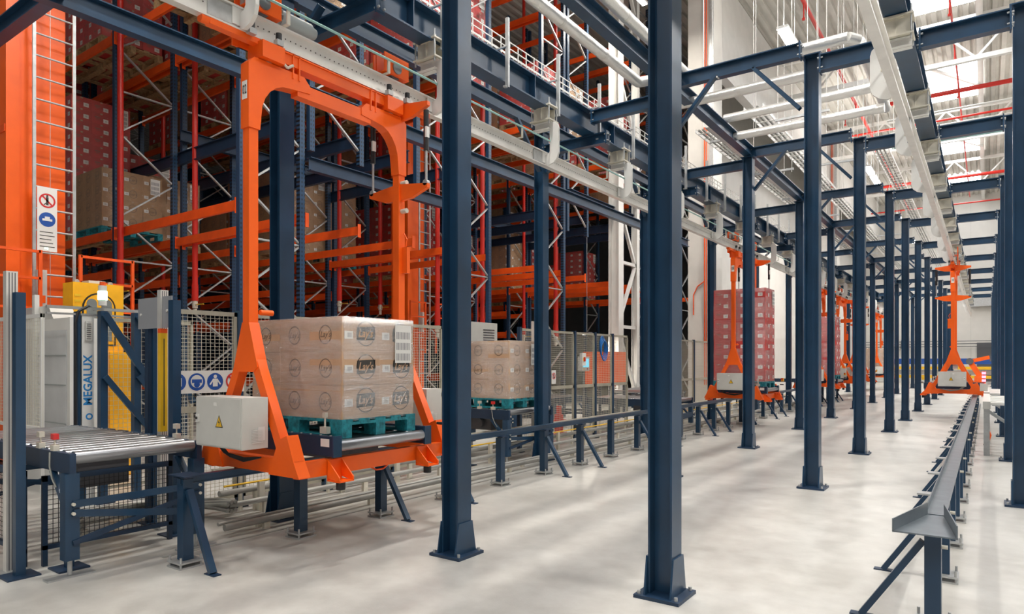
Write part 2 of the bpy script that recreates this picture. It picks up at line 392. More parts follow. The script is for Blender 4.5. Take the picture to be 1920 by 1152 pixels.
BM = {}
def beam(name, p, q, h, b, label, group=None, mt=navy, bolts=True, cat='beam'):
    c = Vector(p); t = thing(name, label, cat, p, 0, group); q = tuple(Vector(q)-c)
    M().ibeam((0, 0, 0), q, h, b).build('beam_profile', mt, t)
    if bolts:
        d = Vector(q).normalized(); L = Vector(q).length; al = abs(d.x) > .5
        key = ('plate', round(h, 2), round(b, 2), al)
        if key not in BM:
            BM[key] = M().bar(tuple(-d*.008), tuple(d*.008), b*1.02, h*1.25).mesh('end_plate', mt)
            BM['bolt', al] = M().cyl(tuple(-d*.03), tuple(d*.03), .011, 6).mesh('bolt', galv)
        s = d.cross(Vector((0, 0, 1))).normalized()
        for e in (.012, L-.012):
            inst(BM[key], 'end_plate', t, tuple(d*e))
            for zz in (-h*.3, h*.3):
                for w in (-b*.33, b*.33): inst(BM['bolt', al], 'bolt', t, tuple(d*e+s*w+Vector((0, 0, zz))))
    return t
FY = [4.02, 8.35, 11.95, 15.95, 19.45, 23.4, 27.2, 31.2, 35.2, 39.2, 43.2]
for i, y in enumerate(FY):
    o = ORD[i]
    if i < 10: beam('cross_beam', (R0X+.09, y+.10, 4.66), (-4.35, y+.10, 4.66), .155, .1, 'navy cross beam under the left girder, %s portal from the camera' % o, 'navy cross beams under the left girder')
    if i < 10: beam('cross_beam', (-4.55, y, 4.955), (R1X-.09, y, 4.965), .17, .1, 'navy cross beam from left girder to aisle column, %s portal' % o, 'navy cross beams from left girder to aisle columns')
    beam('cross_beam', (R1X-.02, y, 5.15), (R2X-.09, y, 5.15), .17, .1, 'navy cross beam over the clear aisle, %s portal from the camera' % o, 'navy cross beams over the clear aisle')
    beam('cross_beam', (R2X+.09, y+.08, 4.975), (-.82, y+.08, 4.975), .19, .11, 'navy cross beam left of the right girder, %s portal from the camera' % o, 'navy cross beams on the aisle side of the right girder')
    beam('cross_beam', (-.60, y+.1, 4.975), (R3X-.09, y+.1, 4.975), .19, .11, 'navy cross beam right of the right girder, %s portal from the camera' % o, 'navy cross beams right of the right girder')
    for (x0, x1, w) in ((R1X+.08, R1X+.62, 'left'), (R2X-.08, R2X-.62, 'right')):
        t = thing('knee_brace', 'navy knee brace on the %s column of the clear aisle, %s portal' % (w, o), 'brace', (x0, y-.06, 4.46), 0, 'knee braces over the clear aisle')
        M().chan((0, 0, 0), (x1-x0, 0, .62), .07, .04, side=1, up=(0, 1, 0)).build('brace_channel', navy, t)
        M().cyl((x1-x0, .03, .59), (x1-x0, -.035, .59), .012, 6).build('bolt', galv, t)
for i, y in enumerate(R0Y[:7]):
    t = thing('knee_brace', 'slanting navy channel from rear column to long beam, %s from the camera' % ORD[i], 'brace', (R0X+.02, y-.09, 4.35), 0, 'knee braces on the rear columns')
    M().chan((0, 0, 0), (0, -.62, .63), .07, .04, side=1, up=(1, 0, 0)).build('brace_channel', navy, t)
    t = thing('knee_brace', 'slanting channel from rear column to cross beam, %s from the camera' % ORD[i], 'brace', (R0X+.09, y+.02, 4.35), 0, 'knee braces on the rear columns')
    M().chan((0, 0, 0), (.42, .05, .42), .07, .04, side=1, up=(0, 1, 0)).build('brace_channel', navy, t)
# longitudinal beams
o = beam('longitudinal_beam', (R1X, 2.0, 5.14), (R1X, 44, 5.14), .18, .13, 'long navy beam on top of the column row left of the clear aisle', bolts=False)
o = beam('longitudinal_beam', (R0X, 1.2, 5.07), (R0X, 44, 5.07), .18, .10, 'long navy beam on the column row behind the left carriers', bolts=False)
o = beam('longitudinal_beam', (-7.1, .8, 4.93), (-7.1, 18.8, 4.93), .20, .12, 'long navy beam seen behind the gate of carrier 02', bolts=False)
o = beam('longitudinal_beam', (-9.15, 2.62, 5.0), (-5.6, 2.62, 5.0), .18, .12, 'navy beam crossing the top left corner above the orange crane mast', bolts=False)
# main girders over the two tracks
t = thing('track_girder', 'deep navy girder over the left carrier track', 'beam', (-4.65, 1.5, 0))
M().ibeam((0, 0, 4.90), (0, 43, 4.90), .31, .20, .012, .018).build('girder_profile', navy, t)
me_ = M().box(-.095, -.006, 4.76, .095, .006, 5.04).mesh('web_stiffener', navy)
for k in range(20): inst(me_, 'web_stiffener', t, (0, 1.1+k*2.15, 0))
t = thing('track_girder', 'navy girder over the right carrier track', 'beam', (-.71, 1.0, 0))
M().ibeam((0, 0, 4.93), (0, 47, 4.93), .24, .20, .012, .016).build('girder_profile', navy, t)

# ------------------------------------------------------------------ monorail tracks
def rail(name, x, zb, y0, y1, label, side):
    t = thing(name, label, 'monorail', (x, y0, zb))
    L = y1-y0
    M().ibeam((0, 0, .085), (0, L, .085), .18, .075, .012, .014).build('rail_profile', alu, t)
    m = M()
    for y in [i*.05 for i in range(int(min(L, 16)/.05))]:
        m.cyl((side*.0065, y, .1), (side*.0078, y, .1), .006, 6)
    m.build('slot_row', ink, t)
    k = 0; me_ = M().box(-.02, -.12, .02, .02, .12, .155).mesh('splice_plate', galv)
    while k*4.3+2.2 < L: inst(me_, 'splice_plate', t, (0, k*4.3+2.2, 0)); k += 1
    # teal busbar on its arms
    m = M().cyl((side*.10, 0, .30), (side*.10, L, .30), .011, 8); m.build('power_busbar', teal, t)
    k = 0; m = M(); m.box(min(side*.02, side*.10), 0, .1755, max(side*.02, side*.10), .03, .183); m.box(min(side*.088, side*.10), 0, .183, max(side*.088, side*.10), .03, .289); me_ = m.mesh('busbar_arm', cream)
    while k*1.1 < L and k < 34: inst(me_, 'busbar_arm', t, (0, .5+k*1.1, 0)); k += 1
rail('monorail_track', -4.65, 4.02, .6, 44, 'perforated aluminium monorail track over the left carriers', 1)
rail('monorail_track', -.71, 4.05, 2.2, 46, 'perforated aluminium monorail track on the right, seen from below', -1)

def hanger(x, y, label, side, group, p=None):
    if p is not None: return clone(p, (x, y, 4.02 if side > 0 else 4.05), 0 if side > 0 else PI, label, group)
    t = thing('track_hanger', label, 'hanger', (x, y, 4.02), 0, group)
    M().box(-.15, -.11, .735, .15, .11, .75).build('upper_clamp_plate', cream, t)
    M().ibeam((0, -.085, .65), (0, .085, .65), .17, .13, .01, .012).build('stub_beam', cream, t)
    m = M().box(-.12, -.07, .575, .12, -.06, .725); m.box(-.12, .06, .575, .12, .07, .725); m.build('stub_side', cream, t)
    M().box(-.15, -.11, .55, .15, .11, .565).build('lower_clamp_plate', cream, t)
    m = M().cyl((0, 0, .50), (0, 0, .83), .009, 6); m.cyl((0, 0, .751), (0, 0, .768), .018, 6); me_ = m.mesh('threaded_rod', galv)
    for sx in (-1, 1):
        for sy in (-1, 1): inst(me_, 'threaded_rod', t, (sx*.13, sy*.09, 0))
    # the C-shaped plate that carries the rail from the side
    P = [(-.13, .545), (-.13, .455), (.07, .455), (.095, .43), (.095, .17), (.075, .14), (.02, .13), (.012, .02), (.07, -.005), (.15, .02), (.205, .07), (.225, .14), (.225, .45), (.21, .50), (.17, .535), (.12, .545)]
    M().prism(P, 'y', -.016, .016).build('hook_plate', white, t)
    m = M().box(-.13, -.06, .46, .10, .06, .468); m.box(-.13, -.06, .537, .13, .06, .545)
    m.build('hook_flange', white, t)
    M().box(.012, -.08, .03, .028, .08, .16).build('rail_clamp', white, t)
    return t
hp = None
for i in range(19):
    y = 2.95+2.15*i
    h_ = hanger(-4.65, y, 'pale C-shaped hook holding the left monorail, %s from the camera' % ORD[i], 1, 'hooks hanging the left monorail', hp)
    hp = hp or h_
for i in range(19):
    y = 3.0+2.2*i
    hanger(-.71, y, 'pale C-shaped hook holding the right monorail, %s from the camera' % ORD[i], -1, 'hooks hanging the right monorail', hp)

# ------------------------------------------------------------------ pallets and wrapped loads
def pallet_into(m, lx, ly, z=0):
    """block pallet: lx along X, ly along Y; entry sides face X"""
    for i in range(5): m.box(-lx/2, -ly/2+i*(ly-.11)/4, z+.122, lx/2, -ly/2+i*(ly-.11)/4+.11, z+.144)
    for i in range(3): m.box(-lx/2+i*(lx-.145)/2, -ly/2, z+.10, -lx/2+i*(lx-.145)/2+.145, ly/2, z+.122)
    for i in range(3):
        for j in range(3): m.box(-lx/2+i*(lx-.145)/2, -ly/2+j*(ly-.1)/2, z+.022, -lx/2+i*(lx-.145)/2+.145, -ly/2+j*(ly-.1)/2+.1, z+.10)
    for j in range(3): m.box(-lx/2, -ly/2+j*(ly-.1)/2, z, lx/2, -ly/2+j*(ly-.1)/2+.1, z+.022)
    return m
def carton_mesh(name, dx, dy, dz, col, logo=None, lab=True, bare=False):
    """closed carton with tape seam, printed marks and white labels on the +X and -Y faces"""
    m = M(); m.box(-dx/2, -dy/2, 0, dx/2, dy/2, dz); e = .0015
    m.m(1); m.box(-dx/2-.0008, -.022, dz-.03, dx/2+.0008, .022, dz+.0008)
    for (c, ux, w) in (((dx/2+e, 0, dz/2), (0, 1, 0), dy), ((0, -dy/2-e, dz/2), (1, 0, 0), dx)):
        c = Vector(c); ux = Vector(ux); uz = Vector((0, 0, 1)); nrm = Vector((1, 0, 0)) if ux.y else Vector((0, -1, 0))
        if logo == 'big' and ux.y:
            m.m(2); r = min(dz*.38, w*.26); c2 = c+ux*w*.12+uz*.01
            disc(m, c2, ux, uz, r, r*.93, 28); r2 = r*.93
            # dark band across the ring with the name left light
            m.add([c2-ux*r*.98-uz*r*.58, c2+ux*r*.93-uz*r*.50, c2+ux*r*.98+uz*r*.58, c2-ux*r*.93+uz*r*.50], [(0, 1, 2, 3)], False)
            m.m(3); text_mesh(m, "Lay's", r*.92, c2+nrm*.0012-ux*r*.06, ux, uz, .0016, .28, xs=.86)
        elif logo:
            m.m(4); r = min(dz*.28, w*.2); c2 = c
            disc(m, c2, ux, uz, r*1.05, r*.92, 16); text_mesh(m, "Lay's", r*.9, c2+nrm*.0005, ux, uz, .001, .35)
        else:
            m.m(4); quad(m, c+uz*dz*.1-ux*w*.2, ux, uz, w*.28, .018); quad(m, c+uz*dz*-.05-ux*w*.2, ux, uz, w*.2, .01)
        if lab and (ux.y or not logo):
            m.m(5); q = c+nrm*.001-ux*w*.33+uz*-dz*.02
            if not logo: q = c+nrm*.001+ux*w*.22-uz*dz*.12
            quad(m, q, ux, uz, .085 if logo else w*.26, .062 if logo else dz*.34)
            m.m(6)
            for k in range(5): quad(m, q+nrm*.001+ux*(k*.009-.012), ux, uz, .004, .036)
    return m.mesh(name, [col, tapem, ink, card, inks, paper, paperd])
tapem = mat('packing_tape', (.46, .32, .20), .3)
def film_shell(m, lx, ly, z0, z1, rnd=0):
    """wrapped film: slightly bulged skin with corner cut and a few drooping folds"""
    n = 14; pts = []
    for k in range(n+1):
        z = z0+(z1-z0)*k/n; b = .006+.006*math.sin(k*1.7+rnd)
        x, y, c = lx/2+b, ly/2+b, .02
        pts.append([(x-c, -y, z), (x, -y+c, z), (x, y-c, z), (x-c, y, z), (-x+c, y, z), (-x, y-c, z), (-x, -y+c, z), (-x+c, -y, z)])
    v = [p for r_ in pts for p in r_]; f = [(k*8+i, k*8+(i+1) % 8, (k+1)*8+(i+1) % 8, (k+1)*8+i) for k in range(n) for i in range(8)]
    f.append(tuple(n*8+i for i in range(8)))
    return m.add(v, f, True)
def load(label, nx, ny, nz, lx, ly, lz, cm, loc, fm=film, group=None, pal=woodt, rz=0, sheet=True, inner=True, simple=False):
    t = thing('pallet_load', label, 'pallet load', loc, rz, group)
    pallet_into(M(), lx+.02, ly+.02).build('pallet', [pal], t)
    dx, dy, dz = lx/nx, ly/ny, lz/nz
    for k in range(nz):
        for i in range(nx):
            for j in range(ny):
                if nx > 2 and ny > 2 and 0 < i < nx-1 and 0 < j < ny-1 and k < nz-1: continue
                inst(cm, 'carton', t, (-lx/2+dx*(i+.5)+random.uniform(-.003, .003), -ly/2+dy*(j+.5)+random.uniform(-.003, .003), .145+dz*k), 0)
    if fm: film_shell(M(), lx, ly, .13, .145+lz+.006, random.random()*6).build('stretch_film', fm, t)
    if sheet:
        m = M(); x = lx/2+.018; m.box(x, ly/2-.24, .145+lz-.36, x+.002, ly/2-.05, .145+lz-.04); m.m(1)
        for a in range(3):
            for b in range(9): m.box(x+.002, ly/2-.225+b*.018, .145+lz-.34+a*.09, x+.003, ly/2-.225+b*.018+.010, .145+lz-.28+a*.09)
        m.build('shipping_label', [paper, paperd], t)
    return t
cmL = carton_mesh('kraft_carton', .390, .395, .265, card, 'big')
cmL2 = carton_mesh('kraft_carton_small_print', .390, .395, .285, card, 'small')
cmR = carton_mesh('red_carton', .395, .395, .235, cred)
cmB = carton_mesh('brown_carton', .395, .395, .28, cardd, 'small')
load('pallet of brown crisp cartons under film, on carrier 02', 3, 2, 3, 1.17, .79, .80, cmL, (-4.65, 3.84, .902))
load('pallet of brown crisp cartons standing on the second roller conveyor', 3, 2, 3, 1.17, .79, .86, cmL2, (-6.3, 8.36, .802), pal=woodt)
load('tall stack of red cartons under clear film on the second carrier of the left track', 3, 2, 9, 1.17, .79, 2.12, cmR, (-4.65, 15.95, .902), filmr, pal=woodt)
load('tall stack of red cartons on the third carrier of the left track', 3, 2, 8, 1.17, .79, 1.95, cmR, (-4.65, 24.6, .902), filmr, pal=woodt)
load('brown carton pallet far down the left track behind the third carrier', 3, 2, 4, 1.15, .8, 1.1, cmB, (-6.4, 21.35, .79), film, pal=woodt)
load('brown carton pallet on the carrier farthest down the left track', 3, 2, 4, 1.15, .8, 1.15, cmB, (-4.65, 40.0, .902), film, pal=woodt)

# ------------------------------------------------------------------ carriers
def carrier(label, loc, num, rz=0, sign=False):
    t = thing('monorail_carrier', label, 'carrier', loc, rz)
    H = .8
    for s in (-1, 1):
        y = s*H
        m = M().box(-.04, y-.04, 1.70, .04, y+.04, 3.42)
        m.build('gate_leg', orange, t)
        # rounded corner of the gate
        P = [(s*(H+.05), 3.30), (s*(H+.05), 3.80), (s*(H-.0), 3.85), (s*(H-.46), 3.85), (s*(H-.52), 3.79), (s*(H-.52), 3.73)]
        for k in range(7):
            a = k*PI/12; P.append((s*(H-.06-.26*(1-math.sin(a))), 3.71-.30*(1-math.cos(a))))
        P.append((s*(H-.05), 3.30))
        if s < 0: P = P[::-1]
        M().prism(P, 'x', -.052, .052).build('corner_bracket', orange, t)
        # spreading plate and feet
        M().prism([(-.045, 1.80), (.045, 1.80), (.155, 1.46), (.11, 1.42), (-.11, 1.42), (-.155, 1.46)], 'y', y-.045, y+.045).build('spreader_plate', orange, t)
        for sx in (-1, 1):
            M().bar((sx*.10, y, 1.50), (sx*.50, y, .70), .075, .08, up=(sx, 0, .7)).build('slanted_foot', orange, t)
            M().prism([(sx*.30, .66), (sx*.66, .66), (sx*.60, .77), (sx*.52, .96), (sx*.42, .92)][::sx], 'y', y-.05, y+.05).build('foot_gusset', orange, t)
        M().box(-.60, y-.04, .67, .60, y+.04, .78).build('end_beam', orange, t)
        m = M().cyl((.05, y-s*.05, 1.88), (.05, y-s*.16, 1.88), .022, 8); m.build('stop_peg', orange, t)
    M().box(-.045, -.40, 3.68, .045, .40, 3.79).build('top_beam', orange, t)
    for sx in (-1, 1):
        M().box(sx*.56-.035, -H, .64, sx*.56+.035, H, .76).build('side_beam', orange, t)
        for sy in (-.48, .48):
            m = M(); m.prism([(sx*.60, .76), (sx*.60, .62), (sx*.74, .60), (sx*.74, .63)][::sx], 'y', sy-.07, sy-.06); m.prism([(sx*.60, .76), (sx*.60, .62), (sx*.74, .60), (sx*.74, .63)][::sx], 'y', sy+.06, sy+.07)
            m.box(min(sx*.60, sx*.74), sy-.07, .595, max(sx*.60, sx*.74), sy+.07, .605); m.box(min(sx*.596, sx*.604), sy-.07, .60, max(sx*.596, sx*.604), sy+.07, .755)
            w_ = m.build('guide_bracket', orange, t); M().cyl((sx*.67, sy, .53), (sx*.67, sy, .594), .035, 10).build('guide_wheel', black, w_)
    # roller deck
    for sy in (-1, 1): 
        c_ = M().box(-.66, sy*.50-.03, .78, .64, sy*.50+.03, .93).build('deck_channel', navyd, t)
        m = M()
        for k in range(11): m.cyl((-.6+k*.118, sy*.50, .93), (-.6+k*.118, sy*.50, .937), .01, 6)
        m.build('channel_bolt', galv, c_)
        M().box(.64, sy*.50-.04, .775, .66, sy*.50+.04, .935).build('channel_cap', navy, t)
    rm = M().cyl((0, -.465, .855), (0, .465, .855), .045, 16).mesh('deck_roller', chrome)
    for k in range(9): inst(rm, 'deck_roller', t, (-.585+k*.15, 0, 0))
    m = M().box(-.3, -.2, .69, .3, .25, .765); m.build('drive_unit', dgrey, t)
    m = M().tube([(.5, -.05, .64), (.52, .02, .60), (.52, .1, .60), (.5, .2, .64)], .008, 6); m.build('red_hose', rackor, t)
    for sy in (-.44, .44):
        m = M().box(.40, sy-.02, .937, .48, sy+.02, .99); m.cyl((.44, sy, .98), (.44, sy, 1.07), .008, 6); m.box(.425, sy-.015, 1.06, .455, sy+.015, 1.10); m.build('photo_sensor', cream, t)
    M().box(.5, -.5-.0315, .85, .6, -.5-.030, .91).build('deck_label', paper, t)
    # electric cabinets at both ends
    for s in (-1, 1):
        m = M().box(-.30, 0, 0, .30, -.22, .38); cb_ = M().box(-.29, s*(H+.06) if s > 0 else -H-.27, .86, .31, s*(H+.27) if s > 0 else -H-.06, 1.235).build('control_cabinet', cabg, t)
        yf = s*(H+.27); m = M(); m.box(-.285, min(yf, yf+s*.008), .87, .295, max(yf, yf+s*.008), 1.225); m.build('cabinet_door', cabg, cb_)
        yd = yf+s*.009; m = M()
        ux = (1, 0, 0)
        m.add([(-.02, yd, 1.01), (.08, yd, 1.01), (.03, yd, 1.105)], [(0, 1, 2) if s < 0 else (2, 1, 0)], False); m.m(1)
        yd2 = yd+s*.001; m.add([(-.008, yd2, 1.017), (.068, yd2, 1.017), (.03, yd2, 1.092)], [(0, 1, 2)], False); m.m(0); yd3 = yd2+s*.001
        m.add([(.035, yd3, 1.075), (.018, yd3, 1.045), (.032, yd3, 1.048), (.026, yd3, 1.022), (.045, yd3, 1.055), (.031, yd3, 1.052)], [(0, 1, 2, 3, 4, 5)], False)
        m.build('warning_sign', [ink, yellow], cb_)
        m = M().box(-.27, min(yd, yd+s*.012), 1.04, -.235, max(yd, yd+s*.012), 1.10); m.m(1); m.cyl((-.252, yd+s*.012, 1.07), (-.252, yd+s*.02, 1.07), .010, 8); m.build('door_lock', [white, ink], cb_)
        m = M(); m.box(-.04, min(yd, yd+s*.002), 1.17, .0, max(yd, yd+s*.002), 1.195); m.build('type_plate', paper, cb_)
        m = M(); m.box(.312, s*(H+.10)-.045 if s < 0 else s*(H+.10)-.01, .92, .318, s*(H+.10)+.045 if s > 0 else s*(H+.10)+.01, 1.02)
        for k in range(9): m.box(.318, -H-.20 if s < 0 else H+.10, .905+k*.011, .323, -H-.11 if s < 0 else H+.19, .911+k*.011)
        m.build('vent_grille', white, cb_)
        m = M()
        for q in range(5): m.tube([(-.26+q*.012, s*(H+.12), .86), (-.2+q*.02, s*(H+.10), .79-q*.006), (.05, s*(H+.09), .765-q*.006), (.28, s*(H+.10), .79)], .007, 6)
        m.build('cable_loop', black if s < 0 else cable, t)
    # number plate on the leg
    for s in (-1, 1):
        m = M(); y = s*(H+.051); m.box(-.033, min(y, y+s*.001), 3.52, .033, max(y, y+s*.001), 3.66); m.m(1)
        text_mesh(m, num, .10, (0, y+s*.002, 3.59), (-s, 0, 0), (0, 0, 1), .002, xs=.55); m.build('number_plate', [paper, ink], t)
    if sign:
        m = M().box(-.06, -H-.046, 1.28, .06, -H-.0455, 1.42); m.m(1); disc(m, (0, -H-.047, 1.35), (1, 0, 0), (0, 0, 1), .045, .036); m.build('notice_plate', [paper, ink], t)
    # trolley: lower spine beam, two bogies and the drive
    m = M().box(-.05, -.74, 3.90, .05, .95, 3.99); m.box(-.06, -.74, 3.985, .06, .95, 3.995); m.build('trolley_spine', orange, t)
    for s in (-1, 1):
        m = M().box(-.10, s*.66-.10, 3.86, .10, s*.66+.10, 3.99); m.build('hanger_block', orange, t)
        m = M().cyl((0, s*.66, 3.84), (0, s*.66, 3.88), .045, 10); m.build('swivel_pin', cream, t)
        m = M()
        for q in (-.03, .03): m.box(-.06, s*.42+q-.006, 3.80, .06, s*.42+q+.006, 4.0)
        m.build('stop_lug', orange, t)
        g = s*.72
        m = M(); m.prism([(g-.17, 3.95), (g+.17, 3.95), (g+.17, 4.05), (g-.17, 4.05)], 'x', -.115, -.10); m.box(-.115, g-.12, 3.95, -.095, g+.12, 4.44); m.box(-.115, g-.15, 4.22, -.10, g+.15, 4.42)
        bg = m.build('bogie_frame', orange, t)
        M().box(-.115, g-.16, 4.225, .055, g+.16, 4.235).build('bogie_plate', orange, bg)
        M().box(.045, g-.16, 4.235, .055, g+.16, 4.41).build('wheel_guard', orange, bg)
        M().cyl((-.03, g, 4.27), (.035, g, 4.27), .072, 20).build('load_wheel', dgrey, bg)
        M().cyl((.04, g, 4.30), (.066, g, 4.30), .055, 18).build('wheel_hub', chrome, bg)
        for q in (-1, 1):
            M().cyl((.075, g+q*.12, 4.045), (.075, g+q*.12, 4.10), .024, 10).build('side_roller', black, bg)
            M().box(.05, g+q*.12-.03, 4.0, .10, g+q*.12+.03, 4.045).build('roller_arm', galv, bg)
    m = M().cyl((-.10, -.48, 4.33), (-.10, -.18, 4.33), .07, 18); m.cyl((-.10, -.18, 4.33), (-.10, -.12, 4.33), .06, 18, r2=.045)
    mo = m.build('drive_motor', mgrey, t); m = M()
    for k in range(10):
        a = k*PI/5; m.bar((-.10+.072*math.cos(a), -.62, 4.33+.072*math.sin(a)), (-.10+.072*math.cos(a), -.48, 4.33+.072*math.sin(a)), .012, .008)
    m.build('motor_fin', mgrey, mo)
    M().box(-.15, -.83, 4.27, -.05, -.62, 4.39).build('gearbox', mgrey, t)
    m = M().tube([(.04, -.62, 4.0), (.07, -.60, 3.93), (.07, -.55, 3.88), (.05, -.50, 3.87), (.07, -.46, 3.90)], .012, 6); m.build('flexible_conduit', cream, t)
    m = M().box(-.035, -1.15, 3.97, .035, -.74, 4.03); m.cyl((0, -1.21, 4.0), (0, -1.15, 4.0), .035, 10); m.build('buffer', orange, t)
    m = M().box(-.035, .95, 3.97, .035, 1.2, 4.03); m.build('rear_buffer', orange, t)
    # swinging arms with gas struts on the rear leg
    for z, w in ((3.92, .39), (3.15, .39)):
        for s in (-1, 1):
            M().prism([(s*.04, z-.10), (s*.18, z-.09), (s*w, z-.02), (s*w, z+.02), (s*.04, z+.06)][::s], 'y', H-.02, H+.02).build('side_arm', orange, t)
    for s in (-1, 1):
        m = M().cyl((s*.36, H, 3.17), (s*.36, H, 3.50), .012, 8); m.build('strut_rod', galv, t)
        M().cyl((s*.36, H, 3.48), (s*.36, H, 3.86), .026, 12).build('gas_strut', black, t)
        M().box(s*.36+.008, H-.027, 3.60, s*.36+.028, H+.015, 3.70).build('strut_label', paper, t)
        M().cyl((s*.36, H-.02, 3.18), (s*.36, H+.02, 3.18), .03, 8).build('strut_eye', galv, t)
    for z in (2.95, 3.22):
        M().cyl((.04, H, z), (.11, H, z), .024, 8).build('clamp_bolt', cream, t)
    m = M().box(.04, H+.0, 2.35, .11, H+.04, 2.60); m.tube([(.07, H+.02, 2.6), (.09, H+.02, 2.68), (.05, H+.02, 2.74)], .006, 6); m.build('sensor_box', orange, t)
    m = M().cyl((.66, .62, .95), (.74, .62, .95), .012, 8); m.build('emergency_stop_arm', black, t)
    m = M().box(.62, .86, 1.02, .68, .92, 1.10); m.m(1); m.cyl((.65, .86, 1.08), (.65, .83, 1.08), .022, 10); m.build('emergency_stop', [yellow, red_s], t)
    return t
K1 = carrier('orange hanging carrier 02 with grey cabinet, holding brown crisp cartons', (-4.65, 3.84, 0), '02')
K2 = carrier('orange hanging carrier holding the tall red stack, second on the left track', (-4.65, 15.95, 0), '08')
KR = carrier('orange hanging carrier alone on the right track, facing the camera', (-.71, 21.4, 0), '10', PI, True)
for i, y in enumerate((24.6, 28.9, 32.6, 40.0)):
    clone(K2, (-4.65, y, 0), 0, 'orange hanging carrier, %s on the left track from the camera' % ORD[i+2])

# ------------------------------------------------------------------ guide rails on the floor
mkR = {'right': 1}
def guide_post(p, label, group, z, brace, x, y, mk={}):
    key = (round(z, 2), brace)
    if key in mk: return clone(mk[key], (x, y, 0), 0, label, group)
    t = thing('guide_post', label, 'post', (x, y, 0), 0, group); mk[key] = t
    M().box(-.04, -.04, .05, .04, .04, z-.02).build('post_tube', navy, t)
    M().box(-.07 if mk is not mkR else -.15, -.05, z-.012, .07 if mk is not mkR else .04, .05, z).build('head_plate', navyd if mk is not mkR else galv, t)
    M().box(-.09, -.09, .035, .09, .09, .048).build('foot_plate', galv, t); M().box(-.09, -.09, 0, .09, .09, .012).build('floor_plate', galv, t)
    bm = M().cyl((0, 0, .0), (0, 0, .08), .009, 6).mesh('levelling_bolt', galv)
    for sx in (-1, 1):
        for sy in (-1, 1): inst(bm, 'levelling_bolt', t, (sx*.075, sy*.075, .005))
    if brace:
        s = brace
        M().bar((s*.05, 0, z-.10), (s*.36, 0, .01), .05, .035, up=(1, 0, 0)).build('brace', navy, t)
        M().box(s*.36-.06, -.03, 0, s*.36+.06, .03, .008).build('brace_foot', navyd, t)
        m = M().cyl((-.06, .0, z-.12), (.07, 0, z-.12), .012, 6); m.build('brace_bolt', cream, t)
    return t
GY = [2.6, 3.61, 4.54, 5.5, 6.49]+[6.49+.97*k for k in range(1, 24)]
pat = [1, 0, 1, 1, 0, 1, 1, 0, 1, 1, 0, 1, 1, 0]
for i, y in enumerate(GY):
    guide_post(None, 'navy guide rail post on the left, %s from the near end' % ORD[i], 'posts under the left guide rail', .60 if i else .66, pat[i % 14], -4.79, y)
t = thing('guide_rail', 'long navy guide rail at knee height under the left carriers', 'guide rail', (-4.79, 2.55, .60))
M().ibeam((0, 0, .03), (0, 27, .03), .06, .06, .04, .008).build('rail_bar', navy, t)
m = M(); m.prism([(-.12, -.02), (.12, -.02), (.10, .14), (-.10, .14)], 'z', .062, .07); m.build('end_plate', navyd, t)
# right guide: trough with flared mouth
RX = -.245
for i in range(23):
    guide_post(None, 'navy guide post on the right, %s from the flared mouth' % ORD[i], 'posts under the right guide trough', .585, -1 if i % 3 != 2 else 0, RX, 4.42+1.04*i, mkR)
t = thing('guide_trough', 'navy steel guide trough with a flared open mouth toward the camera', 'guide trough', (RX, 4.16, .587))
ws = mat('worn_steel', (.17, .20, .225), .35, .4, noise=.15)
m = M(); L = 23.6
m.box(-.046, .50, 0, .046, L, .008); m.box(-.052, .50, 0, -.046, L, .05); m.box(.046, .50, .0, .052, L, .022); m.build('trough_channel', ws, t)
m = M(); m.add([(-.17, -.05, .004), (.125, -.05, .004), (.046, .50, .004), (-.046, .50, .004), (-.17, -.05, -.004), (.125, -.05, -.004), (.046, .50, -.004), (-.046, .50, -.004)], [(0, 1, 2, 3), (7, 6, 5, 4), (0, 4, 5, 1), (1, 5, 6, 2), (2, 6, 7, 3), (3, 7, 4, 0)], False)
m.build('mouth_plate', ws, t)
for s, x in ((-1, -.17), (1, .125)):
    m = M(); q = x-s*.006
    m.add([(x, -.05, .0), (s*.046, .50, .0), (s*.046, .50, .075), (x, -.05, .068), (q, -.05, .0), (s*.040, .50, .0), (s*.040, .50, .075), (q, -.05, .068)],
        [(0, 1, 2, 3), (7, 6, 5, 4), (0, 4, 5, 1), (3, 2, 6, 7), (0, 3, 7, 4), (1, 5, 6, 2)], False); m.build('flared_side', ws, t)

